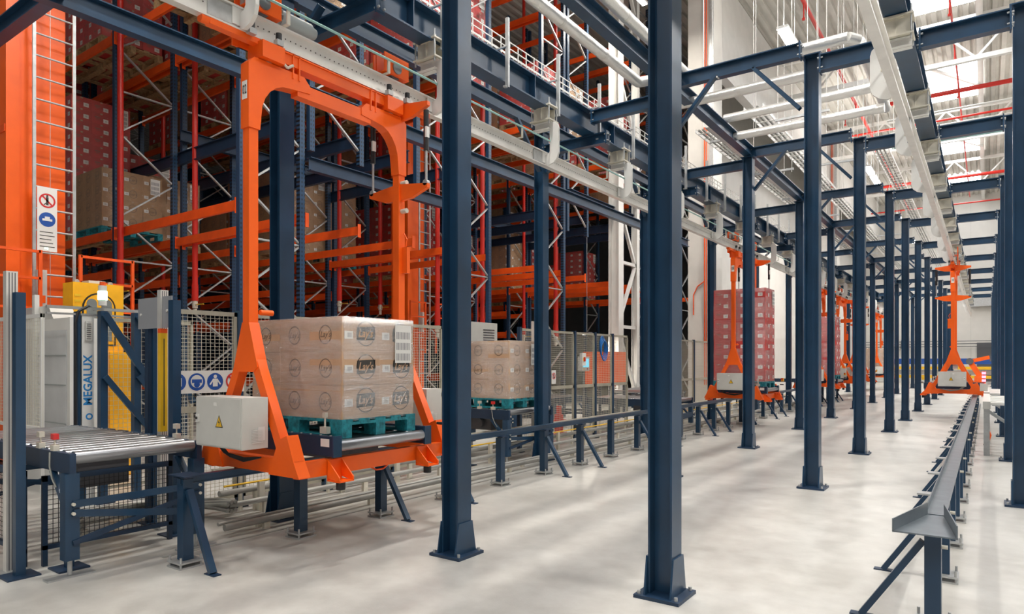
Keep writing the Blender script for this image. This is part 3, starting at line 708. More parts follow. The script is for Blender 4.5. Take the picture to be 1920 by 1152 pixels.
# ------------------------------------------------------------------ roller conveyors
def conveyor(label, xe, x2, y0, y1, zt, cross=True):
    t = thing('roller_conveyor', label, 'conveyor', (xe, y0, 0)); W_ = y1-y0; L = xe-x2
    rm = M().cyl((0, .045, 0), (0, W_-.045, 0), .046, 18).mesh('conveyor_roller', chrome)
    n = int(L/.15)
    for k in range(n): inst(rm, 'conveyor_roller', t, (-.06-k*.15, 0, zt-.046))
    for y in (.02, W_-.02):
        c_ = M().box(-L, y-.02, zt-.15, 0, y+.02, zt-.012).build('side_channel', navyd, t)
        m = M()
        for k in range(n): m.cyl((-.06-k*.15, y, zt-.012), (-.06-k*.15, y, zt-.004), .008, 6)
        m.build('channel_screw', galv, c_)
    for k in range(5): M().box(-.7-k*.26, W_-.001, zt-.02, -.55-k*.26, W_+.05, zt-.012).build('chain_cover', navy, t)
    legs = [-.05]+([-1.5, -2.9] if L > 2.5 else [-L+.15])
    for x in legs:
        for y in (0.0, W_):
            sy = .02 if y == 0 else -.02
            l_ = M().box(x-.045, y-.045+sy, .12, x+.045, y+.045+sy, zt-.15).build('leg', navy, t)
            m = M().cyl((x, y+sy, .015), (x, y+sy, .12), .016, 8); m.box(x-.04, y+sy-.15, 0, x+.04, y+sy+.15, .012); m.build('levelling_foot', galv, l_)
            M().bar((x, y+sy, zt-.45), (x-.28, y+sy, zt-.15), .04, .04, up=(0, 1, 0)).build('corner_brace', navy, t)
        M().bar((x+.05, .02, zt-.36), (x+.05, W_-.02, zt-.36), .012, .05).build('cross_tie', navy, t)
        if cross:
            M().bar((x+.055, .02, zt-.42), (x+.055, W_-.02, .30), .012, .05).build('cross_tie', navy, t)
            M().bar((x+.045, .02, .24), (x+.045, W_-.02, zt-.42), .03, .035).build('cross_tie', navyd, t)
        m = M()
        for z in (zt-.36, zt-.425): m.cyl((x+.05, .02, z), (x+.07, .02, z), .012, 8); m.cyl((x+.05, W_-.02, z), (x+.07, W_-.02, z), .012, 8)
        m.build('tie_bolt', cream, t)
    m = M().box(-1.0, W_*.3, zt-.36, -.6, W_*.7, zt-.16); m.cyl((-.8, W_*.25, zt-.26), (-.8, W_*.75, zt-.26), .08, 12); m.build('drive_unit', dgrey, t)
    for (x, y, c_) in ((-.30, .02, red_s), (-.55, .02, cream), (-.35, W_-.02, cream)):
        m = M().box(x-.03, y-.02, zt-.011, x+.03, y+.02, zt+.03); m.cyl((x, y, zt+.02), (x, y, zt+.09), .006, 6); m.m(1); m.box(x-.025, y-.018, zt+.07, x+.025, y+.018, zt+.11); m.build('photo_sensor', [cream, c_], t)
    m = M().tube([(-.3, -.012, zt-.02), (-.28, -.02, zt-.12), (-.24, -.02, zt-.2), (-.2, -.01, zt-.26)], .006, 6); m.build('sensor_cable', cable, t)
    return t
conveyor('empty steel roller conveyor at the near left, beside carrier 02', -5.15, -7.5, 1.98, 2.93, .87)
conveyor('roller conveyor carrying a brown carton pallet, second from the camera', -5.62, -7.4, 7.82, 9.02, .80)
conveyor('roller conveyor in front of the concrete column, third from the camera', -5.38, -7.4, 13.2, 14.6, .70)
conveyor('roller conveyor beyond the second carrier, fourth from the camera', -5.6, -7.6, 20.6, 22.1, .788)
conveyor('roller conveyor far down the left track, fifth from the camera', -5.6, -7.8, 29.4, 30.6, .788)

# ------------------------------------------------------------------ fences
def mesh_panel(m, L, z0, z1, r=.0018, px_=.05, pz=.035, dark=False):
    n = int(L/px_)
    for i in range(n+1): x = L*i/n; m.box(-r, x-r, z0, r, x+r, z1)
    n = int((z1-z0)/pz)
    for i in range(n+1): z = z0+(z1-z0)*i/n; m.box(-r-.004, 0, z-r, r-.004, L, z+r)
    return m
def fence(label, x, y, L, rz=0, z0=.10, z1=2.0, mid=1.03, wm=wire, fm=postm, post=True, group='wire mesh fence panels', px_=.045, pz=.035):
    t = thing('mesh_fence', label, 'fence', (x, y, 0), rz, group)
    f = .016
    m = M(); m.box(-f, 0, z0, f, 2*f, z1); m.box(-f, L-2*f, z0, f, L, z1); m.box(-f, 0, z1-2.6*f, f, L, z1); m.box(-f, 0, z0, f, L, z0+2*f)
    if not post: m.box(-f, 0, 0, f, 2*f, z0); m.box(-f, L-2*f, 0, f, L, z0)
    if mid: m.box(-f, 0, mid-.03, f, L, mid+.03)
    m.build('panel_frame', fm, t)
    mesh_panel(M(), L, z0, z1, px_=px_, pz=pz).build('wire_mesh', wm, t)
    if post:
        p_ = M().box(-.03, -.062, 0, .03, -.002, z1+.02).build('fence_post', navy, t); M().box(-.07, -.09, 0, .07, .03, .01).build('post_foot', navyd, p_)
    return t
FENC = []
y = 3.16; k = 0
for L in (.86, 1.1, 1.1, .98):
    fence('mesh fence behind carrier 02, %s panel from the warning sign strip' % ORD[k], -6.3, y, L-.065); y += L; k += 1
y = 9.1; k = 0
for L in (.9, .9, .8, .75, .75, 0, 1.2, 1.2, 1.2, 1.2):
    if L == 0: y = 14.75; continue
    fence('mesh fence beyond the second conveyor, %s panel from it' % ORD[k], -6.3, y, L-.065, z1=2.05); y += L; k += 1
# enclosure around the wrapping station at the left
fence('mesh gate in front of the white wrapping machine at the left', -8.35, 2.95, 1.5, PI/2, z0=.75, z1=2.02, mid=None, fm=white, post=False, group='mesh gates around the wrapping machine', px_=.05, pz=.04)
fence('mesh panel beside the navy braced posts and yellow cabin', -7.85, 3.30, 1.05, 0, z0=.1, z1=1.98, mid=None, post=False, group='mesh gates around the wrapping machine', px_=.05, pz=.05)
fence('dark mesh panel on the floor under the near roller conveyor', -5.62, 1.98, .95, 0, z0=.12, z1=.66, mid=None, wm=wired, fm=navyd, post=False, group='dark mesh guards low under conveyors', px_=.035, pz=.035)
fence('dark mesh guard standing across behind the near conveyor legs', -5.7, 1.9, 1.0, PI/2, z0=.1, z1=.7, mid=None, wm=wired, fm=navyd, post=False, group='dark mesh guards low under conveyors', px_=.035, pz=.035)
fence('pale mesh fence at the far left edge beside the silver post', -5.72, .5, 1.15, 0, z0=.1, z1=1.72, mid=.95, fm=postm, post=False, px_=.05, pz=.05)

def post(name, label, x, y, w, d, h, mt, foot=True, cat='post', group=None):
    t = thing(name, label, cat, (x, y, 0), 0, group); M().box(-w/2, -d/2, .012, w/2, d/2, h).build('post_tube', mt, t)
    if foot: M().box(-.10, -.10, 0, .10, .10, .012).build('foot_plate', navyd, t)
    return t
def light_curtain(label, x, y):
    t = thing('light_curtain', label, 'light curtain', (x, y, 0)); m = M(); m.box(-.03, -.035, 0, .03, .035, 2.14); m.build('profile', alu, t)
    m = M()
    for q in (-.018, .0, .018): m.box(.030, q-.003, .02, .031, q+.003, 2.13)
    m.build('profile_groove', dgrey, t); M().box(-.06, -.07, 0, .06, .07, .012).build('foot_plate', galv, t)
    return t
light_curtain('silver light-curtain post at the left edge of the photo', -5.66, 1.80)
light_curtain('silver light-curtain post beyond the near conveyor, with yellow strip', -6.04, 3.07)
light_curtain('silver light-curtain post behind the second conveyor pallet', -5.9, 8.9)
post('steel_post', 'navy post beside the silver post at the left edge', -5.50, 1.80, .06, .06, 1.98, navy)
post('steel_post', 'navy post to the right of the yellow safety strip', -5.74, 3.02, .08, .07, 2.03, navy)
post('steel_post', 'slim yellow post left of the second conveyor pallet', -6.25, 7.32, .035, .05, 1.85, yellow)
post('steel_post', 'navy post left of the second conveyor pallet', -6.1, 7.46, .06, .06, 2.0, navy)
post('steel_post', 'short navy post with slot holes under the near conveyor', -5.42, 2.08, .05, .05, .66, navy)
t = thing('safety_strip', 'yellow safety strip standing beside the silver post', 'safety strip', (-5.95, 3.02, .88))
M().box(-.02, -.03, 0, .03, .03, .87).build('yellow_strip', yellow, t); M().box(.03, -.004, .05, .032, .004, .82).build('dark_seam', ink, t)
m = M().box(-.02, -.03, .871, .03, .03, .91); m.build('strip_cap', rackor, t)
t = thing('mounting_plate', 'grey rectangular plate bolted behind the silver post', 'plate', (-6.45, 3.05, 0))
M().box(0, 0, 1.80, .60, .01, 2.08).build('plate', mat('grey_plate', (.30, .31, .33), .45), t)
m = M().cyl((.06, -.01, 1.93), (.06, 0, 1.93), .012, 8).mesh('screw', white); inst(m, 'screw', t); inst(m, 'screw', t, (.47, 0, .02))
M().box(.10, .012, .012, .16, .06, 2.0).build('plate_stand', navyd, t); M().box(.05, -.03, 0, .21, .12, .012).build('foot_plate', navyd, t)

# navy braced posts, beacon, lettered column
for i, y in enumerate((3.24, 3.58)):
    t = thing('braced_post', ['navy post with two slanting braces, under the green beacon', 'navy post with two slanting braces, right of the beacon post'][i], 'post', (-7.62, y, 0), 0, 'navy braced posts')
    M().box(-.04, -.035, .012, .04, .035, 2.03).build('post_tube', navy, t); M().box(-.09, -.09, 0, .09, .09, .012).build('foot_plate', navyd, t)
    M().bar((.057, .0, 2.0), (.057, .62, 1.02), .07, .03, up=(1, 0, 0)).build('brace', navy, t)
    M().bar((.057, .0, 1.34), (.057, .48, .72), .06, .03, up=(1, 0, 0)).build('brace', navy, t)
t = thing('signal_beacon', 'lit green and white signal beacon on the braced post', 'beacon', (-7.62, 3.24, 2.03))
M().cyl((0, 0, 0), (0, 0, .06), .012, 8).build('stem', galv, t); M().cyl((0, 0, .06), (0, 0, .12), .04, 16).build('beacon_base', white, t)
M().cyl((0, 0, .12), (0, 0, .21), .045, 16).build('green_lens', greenl, t); M().cyl((0, 0, .21), (0, 0, .27), .04, 16).build('beacon_cap', white, t); M().cyl((0, 0, .27), (0, 0, .31), .03, 16, r2=.026).build('top_lens', MATS['rack_orange_paint'], t)
t = thing('lettered_column', 'white machine column with blue vertical lettering at the left', 'column', (-7.75, 3.13, 0))
M().box(-.06, -.06, 0, .06, .055, 2.0).build('column_body', white, t)
m = M(); text_mesh(m, 'MEGALUX', .115, (.061, .0, 1.30), (0, 0, 1), (0, -1, 0), .003); disc(m, (.061, .01, .92), (0, 1, 0), (0, 0, 1), .035, .02, 20); m.build('lettering', logoblue, t)
m = M().box(.06, -.03, 1.72, .075, .03, 1.92); m.m(1)
for k in range(8): m.box(.075, -.02, 1.735+k*.022, .078, .02, 1.743+k*.022)
m.build('connector_block', [cabg, dgrey], t)
M().box(-.04, -.10, 0, .07, -.075, 2.02).build('navy_back_post', navy, t)
m = M().tube([(.08, -.13, .75), (.08, -.13, 1.9), (.08, -.10, 2.02), (.06, 0, 2.08), (0, .08, 2.05)], .014, 8); m.build('cable_run', black, t)
t = thing('gate_rail', 'grey horizontal rail over the wrapping machine enclosure', 'rail', (-7.7, 2.75, 2.04))
m = M().box(-.015, 0, 0, .015, 1.25, .03); m.box(-.015, 0, -.06, .015, 1.25, -.04); m.build('rail_bar', galv, t)

# white wrapping machine
t = thing('wrapping_machine', 'white cabinet machine with clouded panels behind the left gate', 'machine', (-9.9, 3.25, 0))
M().box(0, 0, 0, 1.45, .30, 2.0).build('cabinet_body', white, t)
M().box(.62, -.012, .5, 1.38, -.001, 1.86).build('clouded_panel', polyc, t); M().box(.06, -.012, .55, .52, -.001, 1.9).build('door_panel', cabg, t)
M().prism([(.0, 2.001), (1.0, 2.001), (.86, 2.16), (.0, 2.16)], 'y', .0, .25).build('tread_plate', alu, t)
for z in (.78, 1.22, 1.56): M().box(.62, -.02, z, 1.38, -.0125, z+.015).build('panel_seam', mgrey, t)
M().box(.53, -.05, .3, .60, -.0, 2.3).build('white_mast', white, t)

# yellow operator cabin of the near crane
t = thing('operator_cabin', 'yellow machine cabin with arched window beside the near crane', 'cabin', (-9.62, 3.62, 0))
M().box(0, 0, .15, .30, .60, 2.50).build('cabin_body', ydeep, t)
M().box(.02, .38, 0, .42, .74, 1.62).build('lower_box', ydeep, t)
def arch(y0, y1, z0, z1): 
    c, r_ = (y0+y1)/2, (y1-y0)/2
    return [(y0, z0), (y1, z0)]+[(c+r_*math.cos(a), z1-r_+r_*math.sin(a)) for a in [PI*i/12 for i in range(13)]]
M().prism(arch(.10, .50, 1.70, 2.38), 'x', .301, .308).build('window_gasket', black, t)
M().prism(arch(.12, .48, 1.72, 2.36), 'x', .309, .313).build('window_frame', ydeep, t)
M().prism(arch(.33, .45, 1.76, 2.30), 'x', .314, .317).build('cabin_window', glass_d, t)
M().prism(arch(.15, .27, 1.76, 2.30), 'x', .314, .317).build('cabin_window', glass_d, t)
me_ = M().box(.301, .015, 0, .305, .085, .03).mesh('louvre_slat', yellow)
for k in range(7): inst(me_, 'louvre_slat', t, (0, 0, 1.9+k*.07))
em = M().cyl((-.012, 0, 0), (.012, 0, 0), .03, 12).mesh('lifting_eye', galv); inst(em, 'lifting_eye', t, (.15, .1, 2.52)); inst(em, 'lifting_eye', t, (.15, .5, 2.52))
M().box(.05, .2, 2.50, .25, .4, 2.54).build('cabin_roof_box', cabg, t)

# ------------------------------------------------------------------ stacker cranes
def ladder_into(t, x, y0, y1, z0, z1, pitch=.30):
    for y in (y0, y1): M().box(x-.015, y-.02, z0, x+.015, y+.02, z1).build('ladder_stile', galv, t)
    rm = M().cyl((0, 0, 0), (0, y1-y0, 0), .014, 8).mesh('ladder_rung', galv)
    z = z0+.1
    while z < z1: inst(rm, 'ladder_rung', t, (x, y0, z)); z += pitch
def crane(label, x, y, w, z1, signs):
    t = thing('stacker_crane', label, 'crane', (x, y, 0))
    M().box(-.55, 0, .25, 0, w, z1).build('mast', orange, t)
    M().box(.001, .0, .25, .03, .16, z1).build('mast_flange', orange, t)
    m = M()
    for k in range(5): m.box(-.56, -.012, 2.4+k*2.2, .005, -.001, 2.5+k*2.2)
    m.build('mast_collar', rackor, t)
    M().box(-1.6, .1, .12, .4, w-.1, .24).build('base_beam', orange, t)
    m = M().cyl((-1.3, .2, .14), (-1.3, w-.2, .14), .14, 16); m.cyl((.25, .2, .14), (.25, w-.2, .14), .14, 16); m.build('travel_wheel', dgrey, t)
    ladder_into(t, .16, .28, w+.05, 1.1, z1)
    m = M().box(.155, .47, 2.0, .165, .475, z1); m.build('safety_rope', galv, t)
    # railing platforms
    for (a, b) in ((-.25, .28), (w+.05, w+.75)):
        m = M()
        for y_ in (a, b): m.box(.35, y_-.02, 1.7, .39, y_+.02, 3.0)
        for z in (2.2, 2.6, 2.96): m.box(.35, a, z, .39, b, z+.035)
        m.build('guard_railing', rackor, t)
    m = M().box(.18, .30, 2.2, .26, .40, 2.75); m.m(1); m.box(.26, .32, 2.3, .265, .38, 2.4); m.build('drop_box', [cabg, orange], t)
    if signs:
        m = M().box(.178, .31, 3.02, .181, .55, 3.90); m.m(1); disc(m, (.183, .43, 3.72), (0, 1, 0), (0, 0, 1), .10, .078); m.bar((.183, .36, 3.79), (.183, .50, 3.65), .002, .02)
        m.m(2); m.box(.182, .415, 3.66, .184, .445, 3.77); m.cyl((.182, .43, 3.785), (.185, .43, 3.785), .014, 8); m.bar((.183, .43, 3.70), (.183, .39, 3.66), .003, .012); m.m(3); disc(m, (.183, .43, 3.46), (0, 1, 0), (0, 0, 1), .10)
        m.m(0); m.box(.184, .37, 3.44, .186, .49, 3.47); m.box(.184, .40, 3.47, .186, .46, 3.50); m.m(2)
        for k in range(5): m.box(.182, .34, 3.08+k*.05, .183, .52-.02*(k % 3), 3.09+k*.05)
        m.m(4); m.box(.182, .40, 3.05, .184, .44, 3.07); m.build('notice_plate', [paper, red_s, ink, blue_s, greenl], t)
    return t
crane('orange stacker crane mast with ladder at the left edge of the racking', -10.76, 3.36, .72, 13.4, True)
crane('orange stacker crane mast with ladder behind the gate of carrier 02', -11.9, 12.16, .62, 13.4, False)

# ------------------------------------------------------------------ pallet racking
XL = [-9.2, -13.2, -17.2, -21.2, -25.2]
ROWS = [(0.6, 1.8), (1.9, 3.0), (5.8, 6.98), (7.08, 8.26), (9.62, 10.8), (10.9, 12.06), (14.15, 15.33), (15.43, 16.6), (18.3, 19.48), (19.58, 20.76), (23.6, 24.78)]
LEV = [3.87, 7.5, 11.0]
ZT = 13.2
def zigzag(t, y0, y1, z0, z1):
    z = z0; k = 0; rm = {}
    while z+.78 < z1:
        for key, p, q in (('d', (0, y0, 0), (0, y1, .74)), ('u', (0, y1, 0), (0, y0, .74))):
            if key not in rm: rm[key] = M().chan(p, q, .045, .025, .004, up=(1, 0, 0)).mesh('frame_brace', galv)
        inst(rm['d' if k % 2 else 'u'], 'frame_brace', t, (0, 0, z+.02)); z += .79; k += 1
        if k % 4 == 0:
            if 'h' not in rm: rm['h'] = M().chan((0, y0, 0), (0, y1, 0), .045, .025, .004, up=(1, 0, 0)).mesh('frame_tie', galv)
            inst(rm['h'], 'frame_tie', t, (0, 0, z))
def frame_(label, x, y0, y1, z0, z1, group, mt=slotm):
    t = thing('rack_upright', label, 'rack upright', (x, y0, 0), 0, group); W_ = y1-y0
    for y in (.05, W_-.05):
        u = M().box(-.045, y-.05, z0+.01, .045, y+.05, z1).build('upright', mt, t)
        if z0 == 0: M().box(-.07, y-.08, 0, .07, y+.08, .01).build('upright_foot', galv, u)
    zigzag(t, .1, W_-.1, z0+.25, z1)
    return t
ci = 0
ROWN = ['nearest', 'second', 'third', 'fourth', 'fifth', 'sixth', 'seventh', 'eighth', 'ninth', 'tenth', 'eleventh']
DEEP = ['front line', 'second line', 'third line', 'fourth line', 'fifth line']
hangrows = {1: 0, 3: 1, 4: 1}
fcache = {}
for xi, x in enumerate(XL):
    for ri, (y0, y1) in enumerate(ROWS):
        if ri == 0 and xi == 0: continue
        if xi == 0 and ri in (0, 1): continue
        z0 = 0
        if ri in (3, 4, 7, 8): z0 = 5.0 if xi == 0 else 0
        key = (round(y1-y0, 2), z0)
        lab = 'slotted navy rack frame, %s of the %s row of racking' % (DEEP[xi], ROWN[ri])
        if z0: lab = 'short navy rack frame starting above the conveyors, %s row of racking' % ROWN[ri]
        if key in fcache: clone(fcache[key], (x, y0, 0), 0, lab)
        else: fcache[key] = frame_(lab, x, y0, y1, z0, ZT, 'slotted navy rack frames')
def rbeam(p, L, label, h=.15, mt=rackor, group='orange rack beams', w=.05, cache={}):
    key = (round(L, 2), h, mt.name)
    if key in cache: return clone(cache[key], p, 0, label, group)
    t = thing('rack_beam', label, 'rack beam', p, 0, group)
    m = M().box(.06, -w/2, 0, L-.06, w/2, h); m.build('beam_profile', mt, t)
    cm_ = M().box(-.0, -.035, -.05, .012, .035, h+.04).mesh('beam_connector', mt)
    inst(cm_, 'beam_connector', t, (.05, 0, 0)); inst(cm_, 'beam_connector', t, (L-.062, 0, 0))
    cache[key] = t; return t
LN = ['lowest', 'middle', 'top']
for ri, (y0, y1) in enumerate(ROWS):
    for li, z in enumerate(LEV):
        for xi in range(len(XL)-1):
            if ri < 2 and xi == 0: continue
            for q, y in enumerate((y0+.02, y1-.02)):
                rbeam((XL[xi+1], y, z-.15+.075), 4.0, 'orange rack beam, %s level, %s row, bay %s from the front, %s edge' % (LN[li], ROWN[ri], ORD[xi], 'near' if q == 0 else 'far'))
# low storage levels further inside
for ri in (2, 3, 4, 5, 6, 7, 8, 9):
    y0, y1 = ROWS[ri]
    for z in (.9, 2.35, 3.05):
        for xi in (1, 2):
            rbeam((XL[xi+1], y0+.02, z), 4.0, 'orange low rack beam at %s height, %s row, bay %s from the front' % ({.9: 'knee', 2.35: 'head', 3.05: 'door'}[z], ROWN[ri], ORD[xi]), group='orange low rack beams')
# navy transfer beams carrying the upper racking
for i, (x, z) in enumerate(((-9.2, 6.0), (-13.2, 6.0))):
    for j, (a, b) in enumerate(((7.0, 10.88), (15.4, 19.5))):
        zz = 4.75 if x == -9.2 and j == 0 else z
        beam('transfer_beam', (x+.12, a, zz), (x+.12, b, zz), .22, .12, 'navy transfer beam on the %s of racking, %s from the camera' % (DEEP[i], ORD[j]), 'navy transfer beams in the racking', navyd, False)
for j, y in enumerate((7.03, 8.34, 9.54, 10.85, 15.38, 16.68, 18.22, 19.53)):
    beam('transfer_beam', (-17, y, 5.55), (-9.3, y, 5.55), .24, .09, 'navy cross beam running into the racking, %s from the camera' % ORD[j], 'navy cross beams running into the racking', navyd, False)
# sprinkler risers with valves
for i, (x, y, z) in enumerate(((-12.75, 5.72, 2.85), (-12.6, 7.03, 2.7), (-12.9, 9.0, 2.5), (-12.9, 10.85, 3.0), (-12.9, 12.2, 3.0), (-9.6, 12.3, 2.2), (-9.7, 10.85, 2.3), (-9.5, 15.38, 2.2), (-13.5, 17.0, 2.2), (-12.4, 18.1, 2.4), (-12.8, 20.83, 2.4), (-16.9, 8.6, 2.4))):
    t = thing('sprinkler_riser', 'red vertical sprinkler pipe in the racking, %s from the camera' % ORD[i], 'pipe', (x, y, 0), 0, 'red sprinkler risers')
    M().cyl((0, 0, z), (0, 0, 13.4), .052, 14).build('riser_pipe', redp, t); M().cyl((0, 0, z-.02), (0, 0, z+.3), .062, 14).build('coupling', redp, t)
    m = M().cyl((0, 0, z-.16), (0, 0, z-.02), .05, 12); m.cyl((0, 0, z-.28), (0, 0, z-.17), .035, 10); m.cyl((-.07, 0, z-.09), (.07, 0, z-.09), .03, 8); m.build('valve_body', cream, t)
    M().box(.06, -.015, z-.10, .30, .015, z-.085).build('valve_lever', yellow, t)
    M().box(-.07, -.06, 4.6, -.05, .06, 4.64).build('pipe_bracket', galv, t)
# pallet loads stored in the racking
kinds = [(cmR, filmr, 'red', cred), (cmB, film, 'brown', card)]
def stored(cm_, fm, w, x, y, z, nz, dz, lab, group):
    key = (w, nz)
    if key in SC: return clone(SC[key], (x, y, z), 0, lab, group)
    SC[key] = load(lab, 3, 3, nz, 1.16, 1.14, dz*nz, cm_, (x, y, z), fm, group, wood if (w, nz) not in (('brown', 9), ('brown', 4)) else woodt, sheet=True); return SC[key]
SC = {}
cmR3 = carton_mesh('red_carton_small', .384, .378, .235, cred); cmB3 = carton_mesh('brown_carton_small', .384, .378, .28, cardd, 'small')
NZR = {}
spec = [  # measured ones: row, x, level, kind, layers
    (2, -15.65, 0, 'red', 12), (2, -14.30, 0, 'brown', 4), (2, -14.3, 1, 'red', 9), (2, -15.6, 1, 'red', 9),
    (5, -14.25, 0, 'brown', 9), (5, -15.5, 0, 'brown', 8), (9, -14.3, 0, 'red', 9), (6, -14.3, 0, 'red', 9), (6, -15.6, 0, 'red', 9)]
done = []
def put(ri, x, li, w, nz, i):
    y0, y1 = ROWS[ri]; z = LEV[li]+.078
    cm_, fm = (cmR3, films) if w == 'red' else (cmB3, films); dz = .235 if w == 'red' else .28
    for (a, b, c_) in done:
        if a == ri and c_ == li and abs(b-x) < 1.24: return
    done.append((ri, x, li))
    bay = min(3, max(0, int((-9.2-x)//4))); pos = ORD[min(2, int(((-9.2-x) % 4)/1.33))]
    stored(cm_, fm, w, x, (y0+y1)/2, z, nz, dz, '%s carton pallet in the racking, %s level, %s row, bay %s, %s place' % (w, LN[li], ROWN[ri], ORD[bay], pos), 'stored carton pallets')
for i, sp in enumerate(spec): put(*sp, i)
rs = random.Random(11)
for ri in (2, 3, 4, 5, 6, 7, 8, 9, 10):
    for li in (0, 1):
        for xi in (0, 1, 2):
            if li == 0 and xi == 0: continue
            for q in range(3):
                x = XL[xi]-.70-q*1.25
                w = 'red' if rs.random() < .55 else 'brown'
                if rs.random() < .82: put(ri, x, li, w, rs.choice((6, 8, 9)) if w == 'red' else rs.choice((5, 7)), 0)

# ------------------------------------------------------------------ services over the girders
t = thing('cable_tray', 'wire basket cable tray carried along the left track girder', 'cable tray', (-4.86, 4.2, 5.16))
L = 18.0; m = M(); r = .005
for (x, z) in ((-.10, 0), (-.033, 0), (.033, 0), (.10, 0), (-.10, .08), (.10, .08), (-.10, .17), (.10, .17), (-.10, .25), (.10, .25)): m.box(x-r, 0, z-r, x+r, L, z+r)
m.build('long_wires', alu, t)
hm = M(); hm.box(-.10-r, -r, -r, .10+r, r, r); hm.box(-.10-r, -r, 0, -.10+r, r, .26); hm.box(.10-r, -r, 0, .10+r, r, .26); hm = hm.mesh('cross_wire', alu)
for k in range(98): inst(hm, 'cross_wire', t, (0, .1+k*.18, 0))
M().tube([(0, 0, .012), (.03, L*.5, .012), (-.02, L, .012)], .012, 6).build('cable', cable, t)
for k in range(16):
    p = thing('tray_support', 'slim steel channel holding the wire basket tray, %s from the camera' % ORD[k], 'support', (-4.50, 5.1+k*1.12, 4.66), 0, 'channels holding the basket tray')
    M().chan((0, 0, 0), (0, 0, .80), .041, .03, .004, up=(1, 0, 0)).build('channel', galv, p)
    M().box(-.28, -.012, .46, .0, .012, .475).build('tray_arm', galv, p); M().box(-.04, -.02, 0, .0, .02, .02).build('girder_clip', galv, p)
def duct(label, pts, r=.066, group='foil insulated pipes'):
    t = thing('insulated_pipe', label, 'pipe', pts[0], 0, group); o = Vector(pts[0])
    M().tube([tuple(Vector(p)-o) for p in pts], r, 16).build('foil_jacket', foil, t)
    a, b = Vector(pts[0])-o, Vector(pts[1])-o; n = max(2, int((b-a).length/.9)); d = (b-a).normalized()
    me_ = M().cyl(tuple(-d*.02), tuple(d*.02), r+.003, 16).mesh('jacket_band', alu)
    for k in range(1, min(n, 30)): inst(me_, 'jacket_band', t, tuple(a+(b-a)*k/n))
    return t
duct('foil wrapped pipe running left of the navy beam over the aisle columns', [(-3.70, 2.2, 5.14), (-3.70, 8.05, 5.14), (-3.6, 8.2, 5.2)])
duct('foil wrapped pipe running right of the navy beam over the aisle columns', [(-3.24, 2.2, 5.305), (-3.24, 8.5, 5.305), (-3.2, 8.66, 5.305)])
duct('foil wrapped pipe lying across the aisle on the second portal, upper one', [(-3.3, 8.80, 5.36), (-1.35, 8.80, 5.36), (-1.25, 8.9, 5.34)])
duct('foil wrapped pipe lying across the aisle behind the second portal, lower one', [(-3.6, 8.98, 5.10), (-1.75, 8.98, 5.10), (-1.7, 9.1, 5.10)])
duct('foil wrapped pipe crossing the aisle between second and third portals, nearer one', [(-3.35, 10.45, 5.30), (-1.2, 10.45, 5.30)])
duct('foil wrapped pipe crossing the aisle between second and third portals, farther one', [(-3.35, 10.95, 5.16), (-1.2, 10.95, 5.16)])
duct('foil wrapped pipe running along the aisle left of the beam beyond the second portal', [(-3.68, 10.6, 5.34), (-3.68, 30, 5.34)])
duct('foil wrapped pipe running down the hall beside the second portal on the right', [(-1.25, 9.0, 5.36), (-1.25, 11.6, 5.36)])
# stacked cable ladders on hanging rods left of the aisle beam
for i, (x, z) in enumerate(((-4.05, 5.55), (-4.05, 5.85), (-3.2, 5.75), (-2.0, 6.4))):
    y0 = 11.5 if i < 3 else 17.0
    t = thing('cable_ladder', ['lower long cable ladder left of the aisle beam', 'upper long cable ladder left of the aisle beam', 'cable ladder right above the aisle beam', 'bright cable ladder high over the clear aisle'][i], 'cable ladder', (x, y0, z), 0, 'cable ladders over the aisle')
    L = 24.0
    m = M().box(-.16, 0, 0, -.15, L, .06); m.box(.15, 0, 0, .16, L, .06); m.build('side_rail', alu, t)
    rm = M().box(-.15, -.012, .0, .15, .012, .015).mesh('rung', alu)
    for k in range(80): inst(rm, 'rung', t, (0, .15+k*.3, 0))
    m = M()
    for q in (-.09, -.02, .06): m.box(q-.015, 0, .016, q+.015, L, .04)
    m.build('cable', [cable, greyduct][i % 2], t)
hp2 = None
for i in range(16):
    x, y, z = [(-3.62, 9.2+i*1.3, 5.45), (-2.5, 10.2+i*1.6, 5.6)][i % 2]
    lab = 'steel strut hanging on two thin rods over the aisle, %s from the camera' % ORD[i]
    if hp2 is None:
        t = hp2 = thing('hanging_strut', lab, 'hanging strut', (x, y, z), 0, 'struts on thin rods over the aisle')
        M().box(-.42, -.02, -.04, .42, .02, 0).build('strut_bar', galv, t)
        rm = M().cyl((0, 0, -.08), (0, 0, 13.9-5.6), .007, 6).mesh('threaded_rod', alu)
        inst(rm, 'threaded_rod', t, (-.38, 0, 0)); inst(rm, 'threaded_rod', t, (.38, 0, 0))
    else: clone(hp2, (x, y, z), 0, lab)
# sprinkler mains under the roof
def rpipe(label, a, b, r=.06, drops=()):
    t = thing('sprinkler_main', label, 'pipe', a, 0, 'red sprinkler mains under the roof'); o = Vector(a)
    M().cyl((0, 0, 0), tuple(Vector(b)-o), r, 12).build('pipe_run', redp, t)
    for d in drops:
        p = Vector(d)-o; m = M().cyl(tuple(p), tuple(p-Vector((0, 0, .5))), .022, 8); m.cyl(tuple(p-Vector((0, 0, .5))), tuple(p-Vector((0, 0, .56))), .05, 8); m.build('sprinkler_drop', redp, t)
rpipe('red sprinkler main running down the hall above the clear aisle', (-4.6, 6, 12.6), (-4.6, 56, 12.6), .06, [(-4.6, y, 12.6) for y in (14, 18, 22, 26, 32, 38)])
rpipe('red sprinkler pipe running along the bright daylight openings', (-.95, 6, 12.9), (-.95, 56, 12.9), .035, [(-.95, y, 12.9) for y in (12, 16.5, 21, 25, 29, 33, 37)])
